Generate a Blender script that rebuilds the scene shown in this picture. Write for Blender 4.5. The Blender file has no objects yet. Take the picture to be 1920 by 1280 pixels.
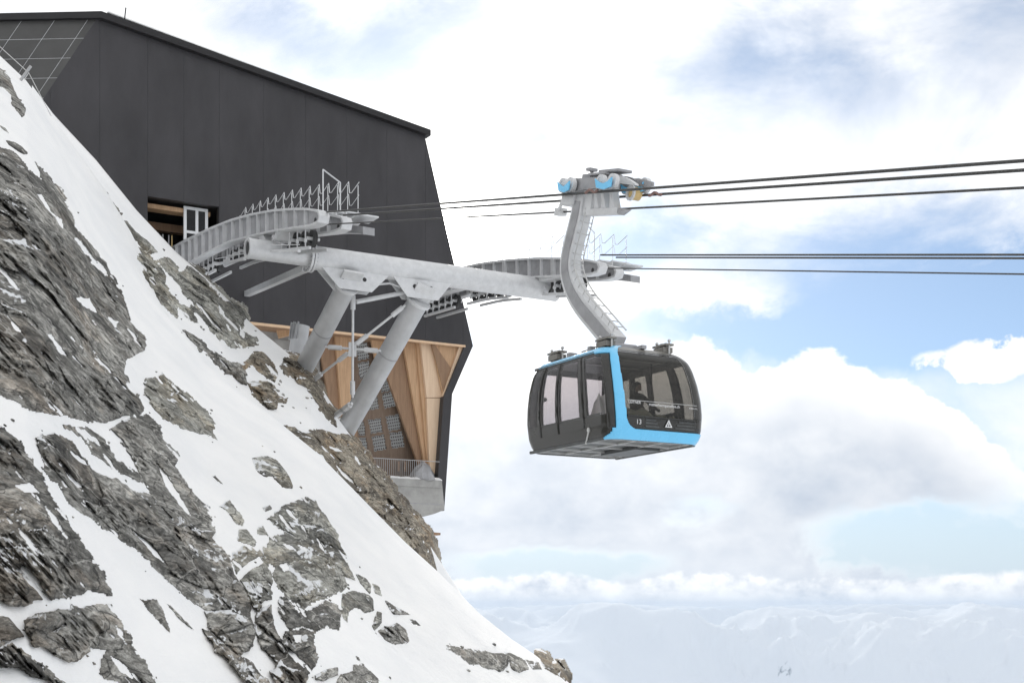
import bpy, bmesh, math, random
import numpy as np
from mathutils import Vector, Matrix
random.seed(7)
rng = np.random.default_rng(11)
R = math.radians
SC = bpy.context.scene
COL = SC.collection

# ------------------------------------------------------------------ camera
F, CX, HY = 2549.0, 960.0, 1140.0          # focal length in photo pixels, principal column, horizon row
cam_d = bpy.data.cameras.new('camera')
cam_d.lens = F / 1920 * 36
cam_d.shift_y = (HY - 640) / 1920
cam_d.clip_start = 0.1
cam_d.clip_end = 200000
cam = bpy.data.objects.new('camera', cam_d)
cam.rotation_euler = (R(90), 0, 0)
COL.objects.link(cam)
SC.camera = cam

# ------------------------------------------------------------------ sun, sky, exposure
SUN_PX = (853, 432)
sun_dir = Vector(((SUN_PX[0]-CX)/F, 1, (HY-SUN_PX[1])/F)).normalized()
SUN_EL = math.asin(sun_dir.z)
SUN_AZ = math.atan2(sun_dir.x, sun_dir.y)
sd = bpy.data.lights.new('sun', 'SUN')
sd.energy = 1.4; sd.angle = R(10); sd.color = (1, .95, .87)
sun = bpy.data.objects.new('sun', sd)
sun.rotation_euler = (-sun_dir).to_track_quat('-Z', 'Y').to_euler()
sun.location = (-3, 80, 60)
COL.objects.link(sun)

SC.view_settings.view_transform = 'Standard'
SC.view_settings.look = 'None'
SC.view_settings.gamma = 1
SC.view_settings.exposure = 0.80
SC.cycles.use_denoising = True
SC.cycles.max_bounces = 8
SC.cycles.transparent_max_bounces = 12
SC.cycles.volume_bounces = 1
SC.cycles.sample_clamp_indirect = 6

W = bpy.data.worlds.new('World'); SC.world = W; W.use_nodes = True
def build_world():
    nt = W.node_tree; N = nt.nodes; L = nt.links
    N.clear()
    def val(x):
        return x
    def m(op, a, b=None, c=None, clamp=False):
        n = N.new('ShaderNodeMath'); n.operation = op; n.use_clamp = clamp
        for i, v in enumerate((a, b, c)):
            if v is None: continue
            if isinstance(v, (int, float)): n.inputs[i].default_value = v
            else: L.new(v, n.inputs[i])
        return n.outputs[0]
    def ss(lo, hi, x):                      # smoothstep
        n = N.new('ShaderNodeMapRange'); n.interpolation_type = 'SMOOTHSTEP'
        n.inputs['From Min'].default_value = lo; n.inputs['From Max'].default_value = hi
        L.new(x, n.inputs['Value']); return n.outputs['Result']
    tc = N.new('ShaderNodeTexCoord'); D = tc.outputs['Generated']
    sp = N.new('ShaderNodeSeparateXYZ'); L.new(D, sp.inputs[0])
    az = m('ARCTAN2', sp.outputs[0], sp.outputs[1]); el = m('ARCSINE', sp.outputs[2])
    def noise(scale, detail, rough, stretch=1.7, off=(0, 0, 0), dist=0.0):
        mp = N.new('ShaderNodeMapping'); mp.inputs['Scale'].default_value = (1, 1, stretch)
        mp.inputs['Location'].default_value = off
        L.new(D, mp.inputs[0])
        n = N.new('ShaderNodeTexNoise'); n.inputs['Scale'].default_value = scale
        n.inputs['Detail'].default_value = detail; n.inputs['Roughness'].default_value = rough
        n.inputs['Distortion'].default_value = dist
        L.new(mp.outputs[0], n.inputs['Vector'])
        return m('SUBTRACT', n.outputs['Fac'], 0.5)
    def ang(px, py):
        a = math.atan((px-CX)/F); return a, math.atan((HY-py)/F*math.cos(a))
    nA = noise(5, 9, .62, 1.8, (3.1, 0, 1.7), .4)
    nB = noise(26, 8, .6, 1.4, (0, 2.2, 0), .2)
    nC = noise(9, 3, .5, 1.5, (5, 1, 2))
    nD = noise(60, 6, .62, 1.3, (1, 7, 3), .1)
    puff = m('ADD', m('MULTIPLY', nB, .034), m('MULTIPLY', nC, .03))
    puff = m('ADD', puff, m('MULTIPLY', nD, .010))
    # wobbled coordinates keep blobs from looking like ellipses
    azw = m('ADD', az, m('ADD', m('MULTIPLY', nB, .05), m('MULTIPLY', nC, .08)))
    elw = m('ADD', el, m('ADD', m('MULTIPLY', nB, .04), m('MULTIPLY', nA, .05)))
    def blob(px, py, rx, ry, amp):
        a, e = ang(px, py)
        x = m('DIVIDE', m('SUBTRACT', azw, a), rx/F); y = m('DIVIDE', m('SUBTRACT', elw, e), ry/F)
        g = m('EXPONENT', m('MULTIPLY', m('ADD', m('MULTIPLY', x, x), m('MULTIPLY', y, y)), -1))
        return m('MULTIPLY', g, amp)
    def total(lst, start):
        t = start
        for b in lst: t = m('ADD', t, blob(*b))
        return t
    veil = total([(1400, 90, 110, 140, -.27), (1890, 20, 120, 70, -.25), (935, 285, 75, 65, -.62), (1150, 400, 90, 110, -.32), (1000, 420, 90, 60, -.25),
                  (1760, 590, 300, 95, -1.1), (1560, 640, 180, 60, -.6), (1290, 590, 160, 50, -.5), (1900, 510, 170, 45, -.4),
                  (1640, 1010, 130, 70, -.75), (1880, 1030, 140, 70, -.9), (1050, 1060, 240, 45, -.75), (1330, 960, 90, 45, -.3),
                  (935, 640, 70, 40, -.55), (600, 60, 200, 90, -.2), (1150, 560, 230, 34, .55), (1350, 575, 130, 26, .6),
                  (1650, 560, 160, 60, .12), (1500, 330, 420, 170, .12), (640, 120, 150, 70, -.20), (760, 30, 130, 60, -.18), (1250, 230, 140, 80, -.2), (1640, 190, 170, 80, -.22), (1720, 400, 200, 60, -.28), (1180, 470, 160, 50, -.3), (460, 40, 160, 60, -.18), (1560, 470, 140, 50, -.2)],
                 m('ADD', m('MULTIPLY', nA, 1.25), .82))
    veil = ss(.22, 1.0, veil)
    def edge(points):
        fc = N.new('ShaderNodeFloatCurve')
        c = fc.mapping.curves[0]
        pts = []
        for px, py in points:
            a, e = ang(px, py); pts.append(((a+.5), (e+.1)/.6))
        c.points[0].location = (0, pts[0][1]); c.points[1].location = (1, pts[-1][1])
        for x, y in pts: c.points.new(x, y)
        fc.mapping.update()
        L.new(m('ADD', az, .5, clamp=True), fc.inputs['Value'])
        return m('SUBTRACT', m('MULTIPLY', fc.outputs[0], .6), .1)
    e1 = edge([(600, 690), (850, 675), (1000, 690), (1150, 650), (1240, 640), (1310, 632), (1360, 655), (1400, 682), (1450, 674), (1500, 660), (1550, 666),
               (1600, 690), (1650, 712), (1700, 720), (1760, 752), (1820, 788), (1880, 830), (1920, 868), (2100, 900)])
    d1 = m('ADD', m('SUBTRACT', e1, el), m('SUBTRACT', puff, -.003))
    bank = ss(.0, .0065, d1)
    gap = total([(1640, 1010, 120, 60, 1.0), (1880, 1030, 150, 70, 1.25), (1790, 1020, 110, 50, .9), (1050, 1060, 240, 36, 1.1), (1330, 960, 110, 45, .5),
                 (935, 900, 70, 40, .25), (1900, 880, 90, 60, .35)], m('MULTIPLY', nA, .7))
    bank = m('MULTIPLY', bank, m('SUBTRACT', 1, ss(.2, .8, gap)))
    a1, e_ = ang(1835, 682)
    bx = m('DIVIDE', m('SUBTRACT', azw, a1), 80/F); by = m('DIVIDE', m('SUBTRACT', elw, e_), 42/F)
    sm = ss(-.15, .35, m('SUBTRACT', 1, m('ADD', m('MULTIPLY', bx, bx), m('MULTIPLY', by, by))))
    e2 = edge([(500, 1085), (850, 1085), (950, 1078), (1060, 1068), (1150, 1085), (1250, 1070), (1350, 1075), (1450, 1078), (1560, 1082), (1660, 1080), (1750, 1072), (1850, 1070), (1920, 1066), (2100, 1075)])
    d2 = m('ADD', m('SUBTRACT', e2, el), m('ADD', m('MULTIPLY', nB, .016), m('MULTIPLY', nD, .012)))
    low = ss(0, .005, d2)
    # cloud brightness: bright backlit rims, greyer hearts
    heart = m('MULTIPLY', m('MULTIPLY', ss(.004, .06, d1), bank), m('SUBTRACT', 1, low))
    shade = m('ADD', m('MULTIPLY', nC, .34), m('ADD', m('MULTIPLY', nB, .42), m('MULTIPLY', nA, .25)))
    bri = m('ADD', m('SUBTRACT', 1.04, m('MULTIPLY', heart, .34)), shade)
    lowshade = m('MULTIPLY', m('ADD', m('MULTIPLY', nD, 1.3), m('MULTIPLY', nB, .7)), m('MULTIPLY', low, ss(.034, .004, d2)))
    bri = m('ADD', bri, lowshade)
    bri = m('SUBTRACT', bri, m('MULTIPLY', low, .10))
    # glow of the sun through the thin cloud around it
    dv = N.new('ShaderNodeVectorMath'); dv.operation = 'DISTANCE'; L.new(D, dv.inputs[0]); dv.inputs[1].default_value = sun_dir
    r = dv.outputs['Value']
    def gauss(sig, amp):
        q = m('DIVIDE', r, sig); return m('MULTIPLY', m('EXPONENT', m('MULTIPLY', m('MULTIPLY', q, q), -1)), amp)
    glow = m('ADD', m('ADD', gauss(.010, 40), gauss(.035, 3.0)), m('ADD', gauss(.10, .7), gauss(.28, .22)))
    dens = m('MAXIMUM', m('MAXIMUM', veil, bank), m('MAXIMUM', sm, low))
    sky = N.new('ShaderNodeTexSky'); sky.sky_type = 'NISHITA'; sky.sun_disc = False
    sky.sun_elevation = SUN_EL; sky.sun_rotation = SUN_AZ; sky.altitude = 3800
    sky.air_density = 1.0; sky.dust_density = .3; sky.ozone_density = 1.5
    hz = N.new('ShaderNodeMix'); hz.data_type = 'RGBA'
    hz.inputs['B'].default_value = (4.8, 5.6, 6.2, 1)        # pale air near the horizon
    L.new(sky.outputs[0], hz.inputs['A'])
    L.new(m('MAXIMUM', ss(.24, -.02, el), .22), hz.inputs['Factor'])
    dens = m('MAXIMUM', dens, m('MULTIPLY', ss(-.004, -.03, el), .9))        # cloud brightness added below the horizon to lift light on the snow
    sc = N.new('ShaderNodeMix'); sc.data_type = 'RGBA'; L.new(dens, sc.inputs['Factor'])
    L.new(hz.outputs['Result'], sc.inputs['A'])
    cl = N.new('ShaderNodeCombineColor')
    k = m('MULTIPLY', bri, 8.3)
    dk = m('MINIMUM', m('SUBTRACT', bri, 1.0), 0)              # shaded cloud turns bluish grey
    for ci, f in enumerate((.14, 0.0, -.22)):
        L.new(m('MULTIPLY', m('ADD', bri, m('MULTIPLY', dk, f)), 8.3), cl.inputs[ci])
    L.new(cl.outputs[0], sc.inputs['B'])
    gl = N.new('ShaderNodeMix'); gl.data_type = 'RGBA'; gl.blend_type = 'ADD'; gl.inputs['Factor'].default_value = 1
    L.new(sc.outputs['Result'], gl.inputs['A'])
    gc = N.new('ShaderNodeCombineColor'); g10 = m('MULTIPLY', glow, 8)
    for i, f in enumerate((1, .98, .93)): L.new(m('MULTIPLY', g10, f), gc.inputs[i])
    L.new(gc.outputs[0], gl.inputs['B'])
    bg = N.new('ShaderNodeBackground'); bg.inputs['Strength'].default_value = .077
    L.new(gl.outputs['Result'], bg.inputs['Color'])
    out = N.new('ShaderNodeOutputWorld'); L.new(bg.outputs[0], out.inputs['Surface'])
build_world()

# ------------------------------------------------------------------ frames of reference
U = Vector((-.497, .868, 0)).normalized()      # along the ropes, towards the station
V = Vector((U.y, -U.x, 0))                     # across the ropes, to the right
C0 = Vector((2.66, 35.97, 0))                  # point on the near rope line above which the cabin hangs
def LF(s, t, z):                               # s: metres down the line, t: across, z: up
    return C0 - U*s + V*t + Vector((0, 0, z))
def P(px, py, D):
    return Vector(((px-CX)/F*D, D, (HY-py)/F*D))
def s_at(px, t):
    p = (px-CX)/F
    return (p*(C0.y+V.y*t) - C0.x - V.x*t) / (-U.x + U.y*p)
def t_at(px, s):
    p = (px-CX)/F
    return (p*(C0.y-U.y*s) - C0.x + U.x*s) / (V.x - V.y*p)
def on_t(px, py, t):                           # point of the vertical plane t = const -> (s, z)
    s = s_at(px, t); return s, (HY-py)/F*LF(s, t, 0).y
def on_s(px, py, s):                           # point of the vertical plane s = const -> (t, z)
    t = t_at(px, s); return t, (HY-py)/F*LF(s, t, 0).y
def wt(px, py, t):
    s, z = on_t(px, py, t); return LF(s, t, z)
def ws(px, py, s):
    t, z = on_s(px, py, s); return LF(s, t, z)

# ------------------------------------------------------------------ materials
def new_mat(name):
    m = bpy.data.materials.new(name); m.use_nodes = True
    nt = m.node_tree; return m, nt, nt.nodes['Principled BSDF']
def simple(name, col, rough=.5, metal=0, var=.12, scale=3.0, bump=0.0, bscale=40, coat=0, spec=.5, stretch=(1, 1, 1)):
    m, nt, b = new_mat(name); N, L = nt.nodes, nt.links
    tc = N.new('ShaderNodeTexCoord'); mp = N.new('ShaderNodeMapping'); L.new(tc.outputs['Object'], mp.inputs[0])
    mp.inputs['Scale'].default_value = stretch
    n = N.new('ShaderNodeTexNoise'); n.inputs['Scale'].default_value = scale; n.inputs['Detail'].default_value = 8; n.inputs['Roughness'].default_value = .65
    L.new(mp.outputs[0], n.inputs['Vector'])
    rp = N.new('ShaderNodeValToRGB')
    rp.color_ramp.elements[0].position = .3; rp.color_ramp.elements[1].position = .7
    rp.color_ramp.elements[0].color = (*[c*(1-var) for c in col], 1); rp.color_ramp.elements[1].color = (*[min(1, c*(1+var)) for c in col], 1)
    L.new(n.outputs['Fac'], rp.inputs[0]); L.new(rp.outputs[0], b.inputs['Base Color'])
    rr = N.new('ShaderNodeMapRange'); rr.inputs['To Min'].default_value = max(.03, rough-.1); rr.inputs['To Max'].default_value = min(1, rough+.1)
    L.new(n.outputs['Fac'], rr.inputs['Value']); L.new(rr.outputs[0], b.inputs['Roughness'])
    b.inputs['Metallic'].default_value = metal; b.inputs['Coat Weight'].default_value = coat; b.inputs['Specular IOR Level'].default_value = spec
    if bump:
        n2 = N.new('ShaderNodeTexNoise'); n2.inputs['Scale'].default_value = bscale; n2.inputs['Detail'].default_value = 5
        L.new(mp.outputs[0], n2.inputs['Vector'])
        bp = N.new('ShaderNodeBump'); bp.inputs['Strength'].default_value = bump; bp.inputs['Distance'].default_value = .02
        L.new(n2.outputs['Fac'], bp.inputs['Height']); L.new(bp.outputs[0], b.inputs['Normal'])
    return m
M = {}
M['cladding'] = simple('dark_cladding', (.044, .042, .045), .5, 0, .28, .5, .15, 30, spec=.35, stretch=(1, 1, .35))
M['cladding_grey'] = simple('grey_facet_cladding', (.066, .065, .063), .5, 0, .2, .6, .15, 30, spec=.35)
M['fascia'] = simple('black_fascia', (.022, .021, .022), .5, 0, .2, 1, .1, 30, spec=.3)
M['inside'] = simple('dark_interior', (.02, .017, .014), .8, 0, .3, 1)
M['joint'] = simple('snow_filled_joint', (.62, .63, .64), .8, 0, .2, 6)
M['galv'] = simple('galvanised_steel', (.64, .645, .65), .42, .25, .10, 3.5, .10, 18)
M['galv_dark'] = simple('weathered_steel', (.36, .36, .37), .5, .4, .2, 2.5, .08, 18)
M['column'] = simple('painted_steel', (.50, .505, .51), .45, .15, .12, 1.2, .05, 14)
M['roller'] = simple('black_rubber_roller', (.03, .03, .03), .6, 0, .3, 8)
M['rope'] = simple('steel_rope', (.075, .074, .072), .45, .6, .3, 12, .5, 40)
M['concrete'] = simple('cast_concrete', (.36, .355, .34), .85, 0, .22, 1.3, .3, 12)
M['rail'] = simple('railing_steel', (.42, .42, .42), .45, .5, .1, 4)
M['blue'] = simple('blue_lacquer', (.15, .57, .90), .28, 0, .04, 2, coat=.5)
M['black'] = simple('black_lacquer', (.018, .017, .014), .25, 0, .2, 2, coat=.3)
M['roof'] = simple('cabin_roof_paint', (.20, .19, .17), .4, .1, .12, 3)
M['under'] = simple('underframe_steel', (.10, .105, .105), .5, .4, .3, 4)
M['alu'] = simple('bare_aluminium', (.55, .55, .54), .4, .6, .1, 5)
M['white_paint'] = simple('white_paint', (.78, .79, .80), .45, 0, .05, 5)
M['letter'] = simple('white_lettering', (.82, .82, .82), .5, 0, .02, 5)
M['yellow'] = simple('ochre_plastic_roller', (.62, .45, .20), .5, 0, .15, 9)
M['red'] = simple('red_brown_steel', (.22, .13, .11), .55, .1, .2, 9)
M['sheet'] = simple('pale_crumpled_sheet', (.72, .73, .70), .6, 0, .08, 6)
M['trimwood'] = simple('pale_wood_edge', (.74, .52, .34), .6, 0, .1, 4)
def wood(name, a, b_):
    m, nt, b = new_mat(name); N, L = nt.nodes, nt.links
    tc = N.new('ShaderNodeTexCoord'); mp = N.new('ShaderNodeMapping'); mp.inputs['Scale'].default_value = (5, 5, .35)
    L.new(tc.outputs['Object'], mp.inputs[0])
    n = N.new('ShaderNodeTexNoise'); n.inputs['Scale'].default_value = 2.2; n.inputs['Detail'].default_value = 9; n.inputs['Roughness'].default_value = .6; n.inputs['Distortion'].default_value = .6
    L.new(mp.outputs[0], n.inputs['Vector'])
    rp = N.new('ShaderNodeValToRGB'); rp.color_ramp.elements[0].position = .32; rp.color_ramp.elements[1].position = .68
    rp.color_ramp.elements[0].color = (*a, 1); rp.color_ramp.elements[1].color = (*b_, 1)
    L.new(n.outputs['Fac'], rp.inputs[0]); L.new(rp.outputs[0], b.inputs['Base Color']); b.inputs['Roughness'].default_value = .6
    bp = N.new('ShaderNodeBump'); bp.inputs['Strength'].default_value = .15; bp.inputs['Distance'].default_value = .01
    L.new(n.outputs['Fac'], bp.inputs['Height']); L.new(bp.outputs[0], b.inputs['Normal'])
    return m
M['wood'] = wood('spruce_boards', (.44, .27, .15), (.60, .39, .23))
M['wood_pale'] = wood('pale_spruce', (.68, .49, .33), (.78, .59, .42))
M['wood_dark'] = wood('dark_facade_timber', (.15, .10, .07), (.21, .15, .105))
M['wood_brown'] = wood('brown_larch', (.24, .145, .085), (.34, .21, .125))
def glassm(name, tint, rough=.02, spec=.03):
    m = bpy.data.materials.new(name); m.use_nodes = True
    nt = m.node_tree; N, L = nt.nodes, nt.links; N.clear()
    o = N.new('ShaderNodeOutputMaterial'); t = N.new('ShaderNodeBsdfTransparent'); t.inputs[0].default_value = (*tint, 1)
    g = N.new('ShaderNodeBsdfGlossy'); g.inputs['Roughness'].default_value = rough; g.inputs[0].default_value = (.9, .9, .9, 1)
    lw = N.new('ShaderNodeLayerWeight'); lw.inputs[0].default_value = .5
    pw = N.new('ShaderNodeMath'); pw.operation = 'POWER'; L.new(lw.outputs['Facing'], pw.inputs[0]); pw.inputs[1].default_value = 4
    fr = N.new('ShaderNodeMath'); fr.operation = 'MULTIPLY_ADD'; L.new(pw.outputs[0], fr.inputs[0]); fr.inputs[1].default_value = .6; fr.inputs[2].default_value = spec
    mx = N.new('ShaderNodeMixShader'); L.new(fr.outputs[0], mx.inputs[0]); L.new(t.outputs[0], mx.inputs[1]); L.new(g.outputs[0], mx.inputs[2])
    L.new(mx.outputs[0], o.inputs[0]); return m
M['glass'] = glassm('tinted_cabin_glass', (.82, .80, .805))
M['glass_front'] = glassm('dark_tinted_cabin_glass', (.53, .52, .48))
M['pane'] = glassm('dark_window_glass', (.25, .26, .30))
def skinm(name, col):
    return simple(name, col, .75, 0, .15, 10)
M['coat'] = skinm('dark_olive_jacket', (.05, .05, .04)); M['skin'] = skinm('skin', (.5, .33, .25)); M['hair'] = skinm('dark_hair', (.03, .02, .015))
def snow_mat():
    m, nt, b = new_mat('snow'); N, L = nt.nodes, nt.links
    tc = N.new('ShaderNodeTexCoord')
    n = N.new('ShaderNodeTexNoise'); n.inputs['Scale'].default_value = .35; n.inputs['Detail'].default_value = 8; n.inputs['Roughness'].default_value = .55
    mp = N.new('ShaderNodeMapping'); mp.inputs['Rotation'].default_value = (0, R(45), 0); mp.inputs['Scale'].default_value = (.5, 1, 2.2)
    L.new(tc.outputs['Object'], mp.inputs[0]); L.new(mp.outputs[0], n.inputs['Vector'])
    rp = N.new('ShaderNodeValToRGB'); rp.color_ramp.elements[0].position = .3; rp.color_ramp.elements[1].position = .65
    rp.color_ramp.elements[0].color = (.865, .865, .86, 1); rp.color_ramp.elements[1].color = (.955, .945, .925, 1)
    L.new(n.outputs['Fac'], rp.inputs[0]); L.new(rp.outputs[0], b.inputs['Base Color'])
    b.inputs['Roughness'].default_value = .75; b.inputs['Specular IOR Level'].default_value = .25
    n2 = N.new('ShaderNodeTexNoise'); n2.inputs['Scale'].default_value = 2.2; n2.inputs['Detail'].default_value = 10; n2.inputs['Roughness'].default_value = .68
    L.new(mp.outputs[0], n2.inputs['Vector'])
    bp = N.new('ShaderNodeBump'); bp.inputs['Strength'].default_value = .5; bp.inputs['Distance'].default_value = .12
    L.new(n2.outputs['Fac'], bp.inputs['Height']); L.new(bp.outputs[0], b.inputs['Normal'])
    return m
M['snow'] = snow_mat()
def rock_mat(name, dark, mid, light, warm, dust):
    m, nt, b = new_mat(name); N, L = nt.nodes, nt.links
    tc = N.new('ShaderNodeTexCoord'); m0 = N.new('ShaderNodeMapping'); m0.inputs['Scale'].default_value = (1, .3, 1); L.new(tc.outputs['Object'], m0.inputs[0]); O = m0.outputs[0]
    def noise(scale, detail, rough, vec=O, dist=0):
        n = N.new('ShaderNodeTexNoise'); n.inputs['Scale'].default_value = scale; n.inputs['Detail'].default_value = detail
        n.inputs['Roughness'].default_value = rough; n.inputs['Distortion'].default_value = dist
        L.new(vec, n.inputs['Vector']); return n.outputs['Fac']
    mp = N.new('ShaderNodeMapping'); mp.inputs['Rotation'].default_value = (0, R(48), 0); mp.inputs['Scale'].default_value = (.9, 1, 1.25)
    L.new(O, mp.inputs[0]); strat = mp.outputs[0]
    big = noise(.9, 10, .72, O, .5); fine = noise(13, 12, .8, strat, .3); blot = noise(2.6, 9, .7, strat, 1.2)
    mixn = N.new('ShaderNodeMath'); mixn.operation = 'MULTIPLY_ADD'; L.new(fine, mixn.inputs[0]); mixn.inputs[1].default_value = .55
    hb = N.new('ShaderNodeMath'); hb.operation = 'MULTIPLY'; L.new(blot, hb.inputs[0]); hb.inputs[1].default_value = .55; L.new(hb.outputs[0], mixn.inputs[2])
    rp = N.new('ShaderNodeValToRGB'); e = rp.color_ramp.elements
    e[0].position = .41; e[0].color = (*dark, 1); e[1].position = .68; e[1].color = (*light, 1)
    k = e.new(.53); k.color = (*mid, 1)
    L.new(mixn.outputs[0], rp.inputs[0])
    vc = N.new('ShaderNodeTexVoronoi'); vc.inputs['Scale'].default_value = 1.15
    dv_ = N.new('ShaderNodeVectorMath'); dv_.operation = 'MULTIPLY_ADD'; nq = N.new('ShaderNodeTexNoise'); nq.inputs['Scale'].default_value = 2.2; nq.inputs['Detail'].default_value = 7; L.new(O, nq.inputs['Vector'])
    L.new(nq.outputs['Color'], dv_.inputs[0]); dv_.inputs[1].default_value = (.8, .8, .8); L.new(O, dv_.inputs[2]); L.new(dv_.outputs[0], vc.inputs['Vector'])
    sc_ = N.new('ShaderNodeSeparateColor'); L.new(vc.outputs['Color'], sc_.inputs[0])
    cr = N.new('ShaderNodeMapRange'); cr.inputs['To Min'].default_value = .5; cr.inputs['To Max'].default_value = 1.6; L.new(sc_.outputs[0], cr.inputs['Value'])
    cm = N.new('ShaderNodeVectorMath'); cm.operation = 'SCALE'; L.new(rp.outputs[0], cm.inputs[0]); L.new(cr.outputs[0], cm.inputs['Scale'])
    wf = N.new('ShaderNodeMapRange'); wf.interpolation_type = 'SMOOTHSTEP'; wf.inputs['From Min'].default_value = .47; wf.inputs['From Max'].default_value = .66; wf.inputs['To Max'].default_value = .75
    L.new(big, wf.inputs['Value'])
    wm = N.new('ShaderNodeMix'); wm.data_type = 'RGBA'; wm.blend_type = 'MULTIPLY'; L.new(wf.outputs[0], wm.inputs['Factor'])
    L.new(cm.outputs[0], wm.inputs['A']); wm.inputs['B'].default_value = (*warm, 1)
    # thin quartz veins
    vo = N.new('ShaderNodeTexVoronoi'); vo.feature = 'DISTANCE_TO_EDGE'; vo.inputs['Scale'].default_value = .9
    dm = N.new('ShaderNodeVectorMath'); dm.operation = 'MULTIPLY_ADD'
    nv = N.new('ShaderNodeTexNoise'); nv.inputs['Scale'].default_value = 1.8; nv.inputs['Detail'].default_value = 6; L.new(O, nv.inputs['Vector'])
    L.new(nv.outputs['Color'], dm.inputs[0]); dm.inputs[1].default_value = (.9, .9, .9); L.new(strat, dm.inputs[2])
    L.new(dm.outputs[0], vo.inputs['Vector'])
    vr = N.new('ShaderNodeMapRange'); vr.inputs['From Min'].default_value = .004; vr.inputs['From Max'].default_value = .016; vr.inputs['To Min'].default_value = .45; vr.inputs['To Max'].default_value = 0
    L.new(vo.outputs['Distance'], vr.inputs['Value'])
    vm = N.new('ShaderNodeMix'); vm.data_type = 'RGBA'; L.new(vr.outputs[0], vm.inputs['Factor']); L.new(wm.outputs['Result'], vm.inputs['A']); vm.inputs['B'].default_value = (*[min(1, c*1.5) for c in light], 1)
    # dark joints
    vo2 = N.new('ShaderNodeTexVoronoi'); vo2.feature = 'DISTANCE_TO_EDGE'; vo2.inputs['Scale'].default_value = 1.6; L.new(dm.outputs[0], vo2.inputs['Vector'])
    vr2 = N.new('ShaderNodeMapRange'); vr2.inputs['From Min'].default_value = .006; vr2.inputs['From Max'].default_value = .03; vr2.inputs['To Min'].default_value = .75; vr2.inputs['To Max'].default_value = 0
    L.new(vo2.outputs['Distance'], vr2.inputs['Value'])
    jm = N.new('ShaderNodeMix'); jm.data_type = 'RGBA'; L.new(vr2.outputs[0], jm.inputs['Factor']); L.new(vm.outputs['Result'], jm.inputs['A']); jm.inputs['B'].default_value = (*[c*.6 for c in dark], 1)
    vm = jm
    # snow dust lying on the flatter ledges
    g = N.new('ShaderNodeNewGeometry'); sp = N.new('ShaderNodeSeparateXYZ'); L.new(g.outputs['Normal'], sp.inputs[0])
    dn = noise(1.7, 5, .55, strat, .8)
    a = N.new('ShaderNodeMath'); a.operation = 'MULTIPLY_ADD'; L.new(dn, a.inputs[0]); a.inputs[1].default_value = 1.5; L.new(sp.outputs[2], a.inputs[2])
    df = N.new('ShaderNodeMapRange'); df.interpolation_type = 'SMOOTHSTEP'; df.inputs['From Min'].default_value = dust; df.inputs['From Max'].default_value = dust+.10
    L.new(a.outputs[0], df.inputs['Value'])
    fm = N.new('ShaderNodeMix'); fm.data_type = 'RGBA'; L.new(df.outputs[0], fm.inputs['Factor']); L.new(vm.outputs['Result'], fm.inputs['A']); fm.inputs['B'].default_value = (.84, .85, .86, 1)
    L.new(fm.outputs['Result'], b.inputs['Base Color']); b.inputs['Roughness'].default_value = .85; b.inputs['Specular IOR Level'].default_value = .3
    bp = N.new('ShaderNodeBump'); bp.inputs['Strength'].default_value = .9; bp.inputs['Distance'].default_value = .09
    L.new(mixn.outputs[0], bp.inputs['Height']); L.new(bp.outputs[0], b.inputs['Normal'])
    return m
M['rock'] = rock_mat('grey_gneiss', (.026, .025, .022), (.155, .150, .135), (.53, .515, .475), (1.0, .86, .74), 1.66)
M['rock_pale'] = rock_mat('pale_gneiss', (.04, .039, .034), (.20, .196, .172), (.56, .55, .50), (1.0, .88, .72), 1.64)
M['rock_brown'] = rock_mat('rusty_gneiss', (.035, .029, .023), (.165, .142, .11), (.46, .42, .34), (1.0, .78, .56), 1.64)

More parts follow.
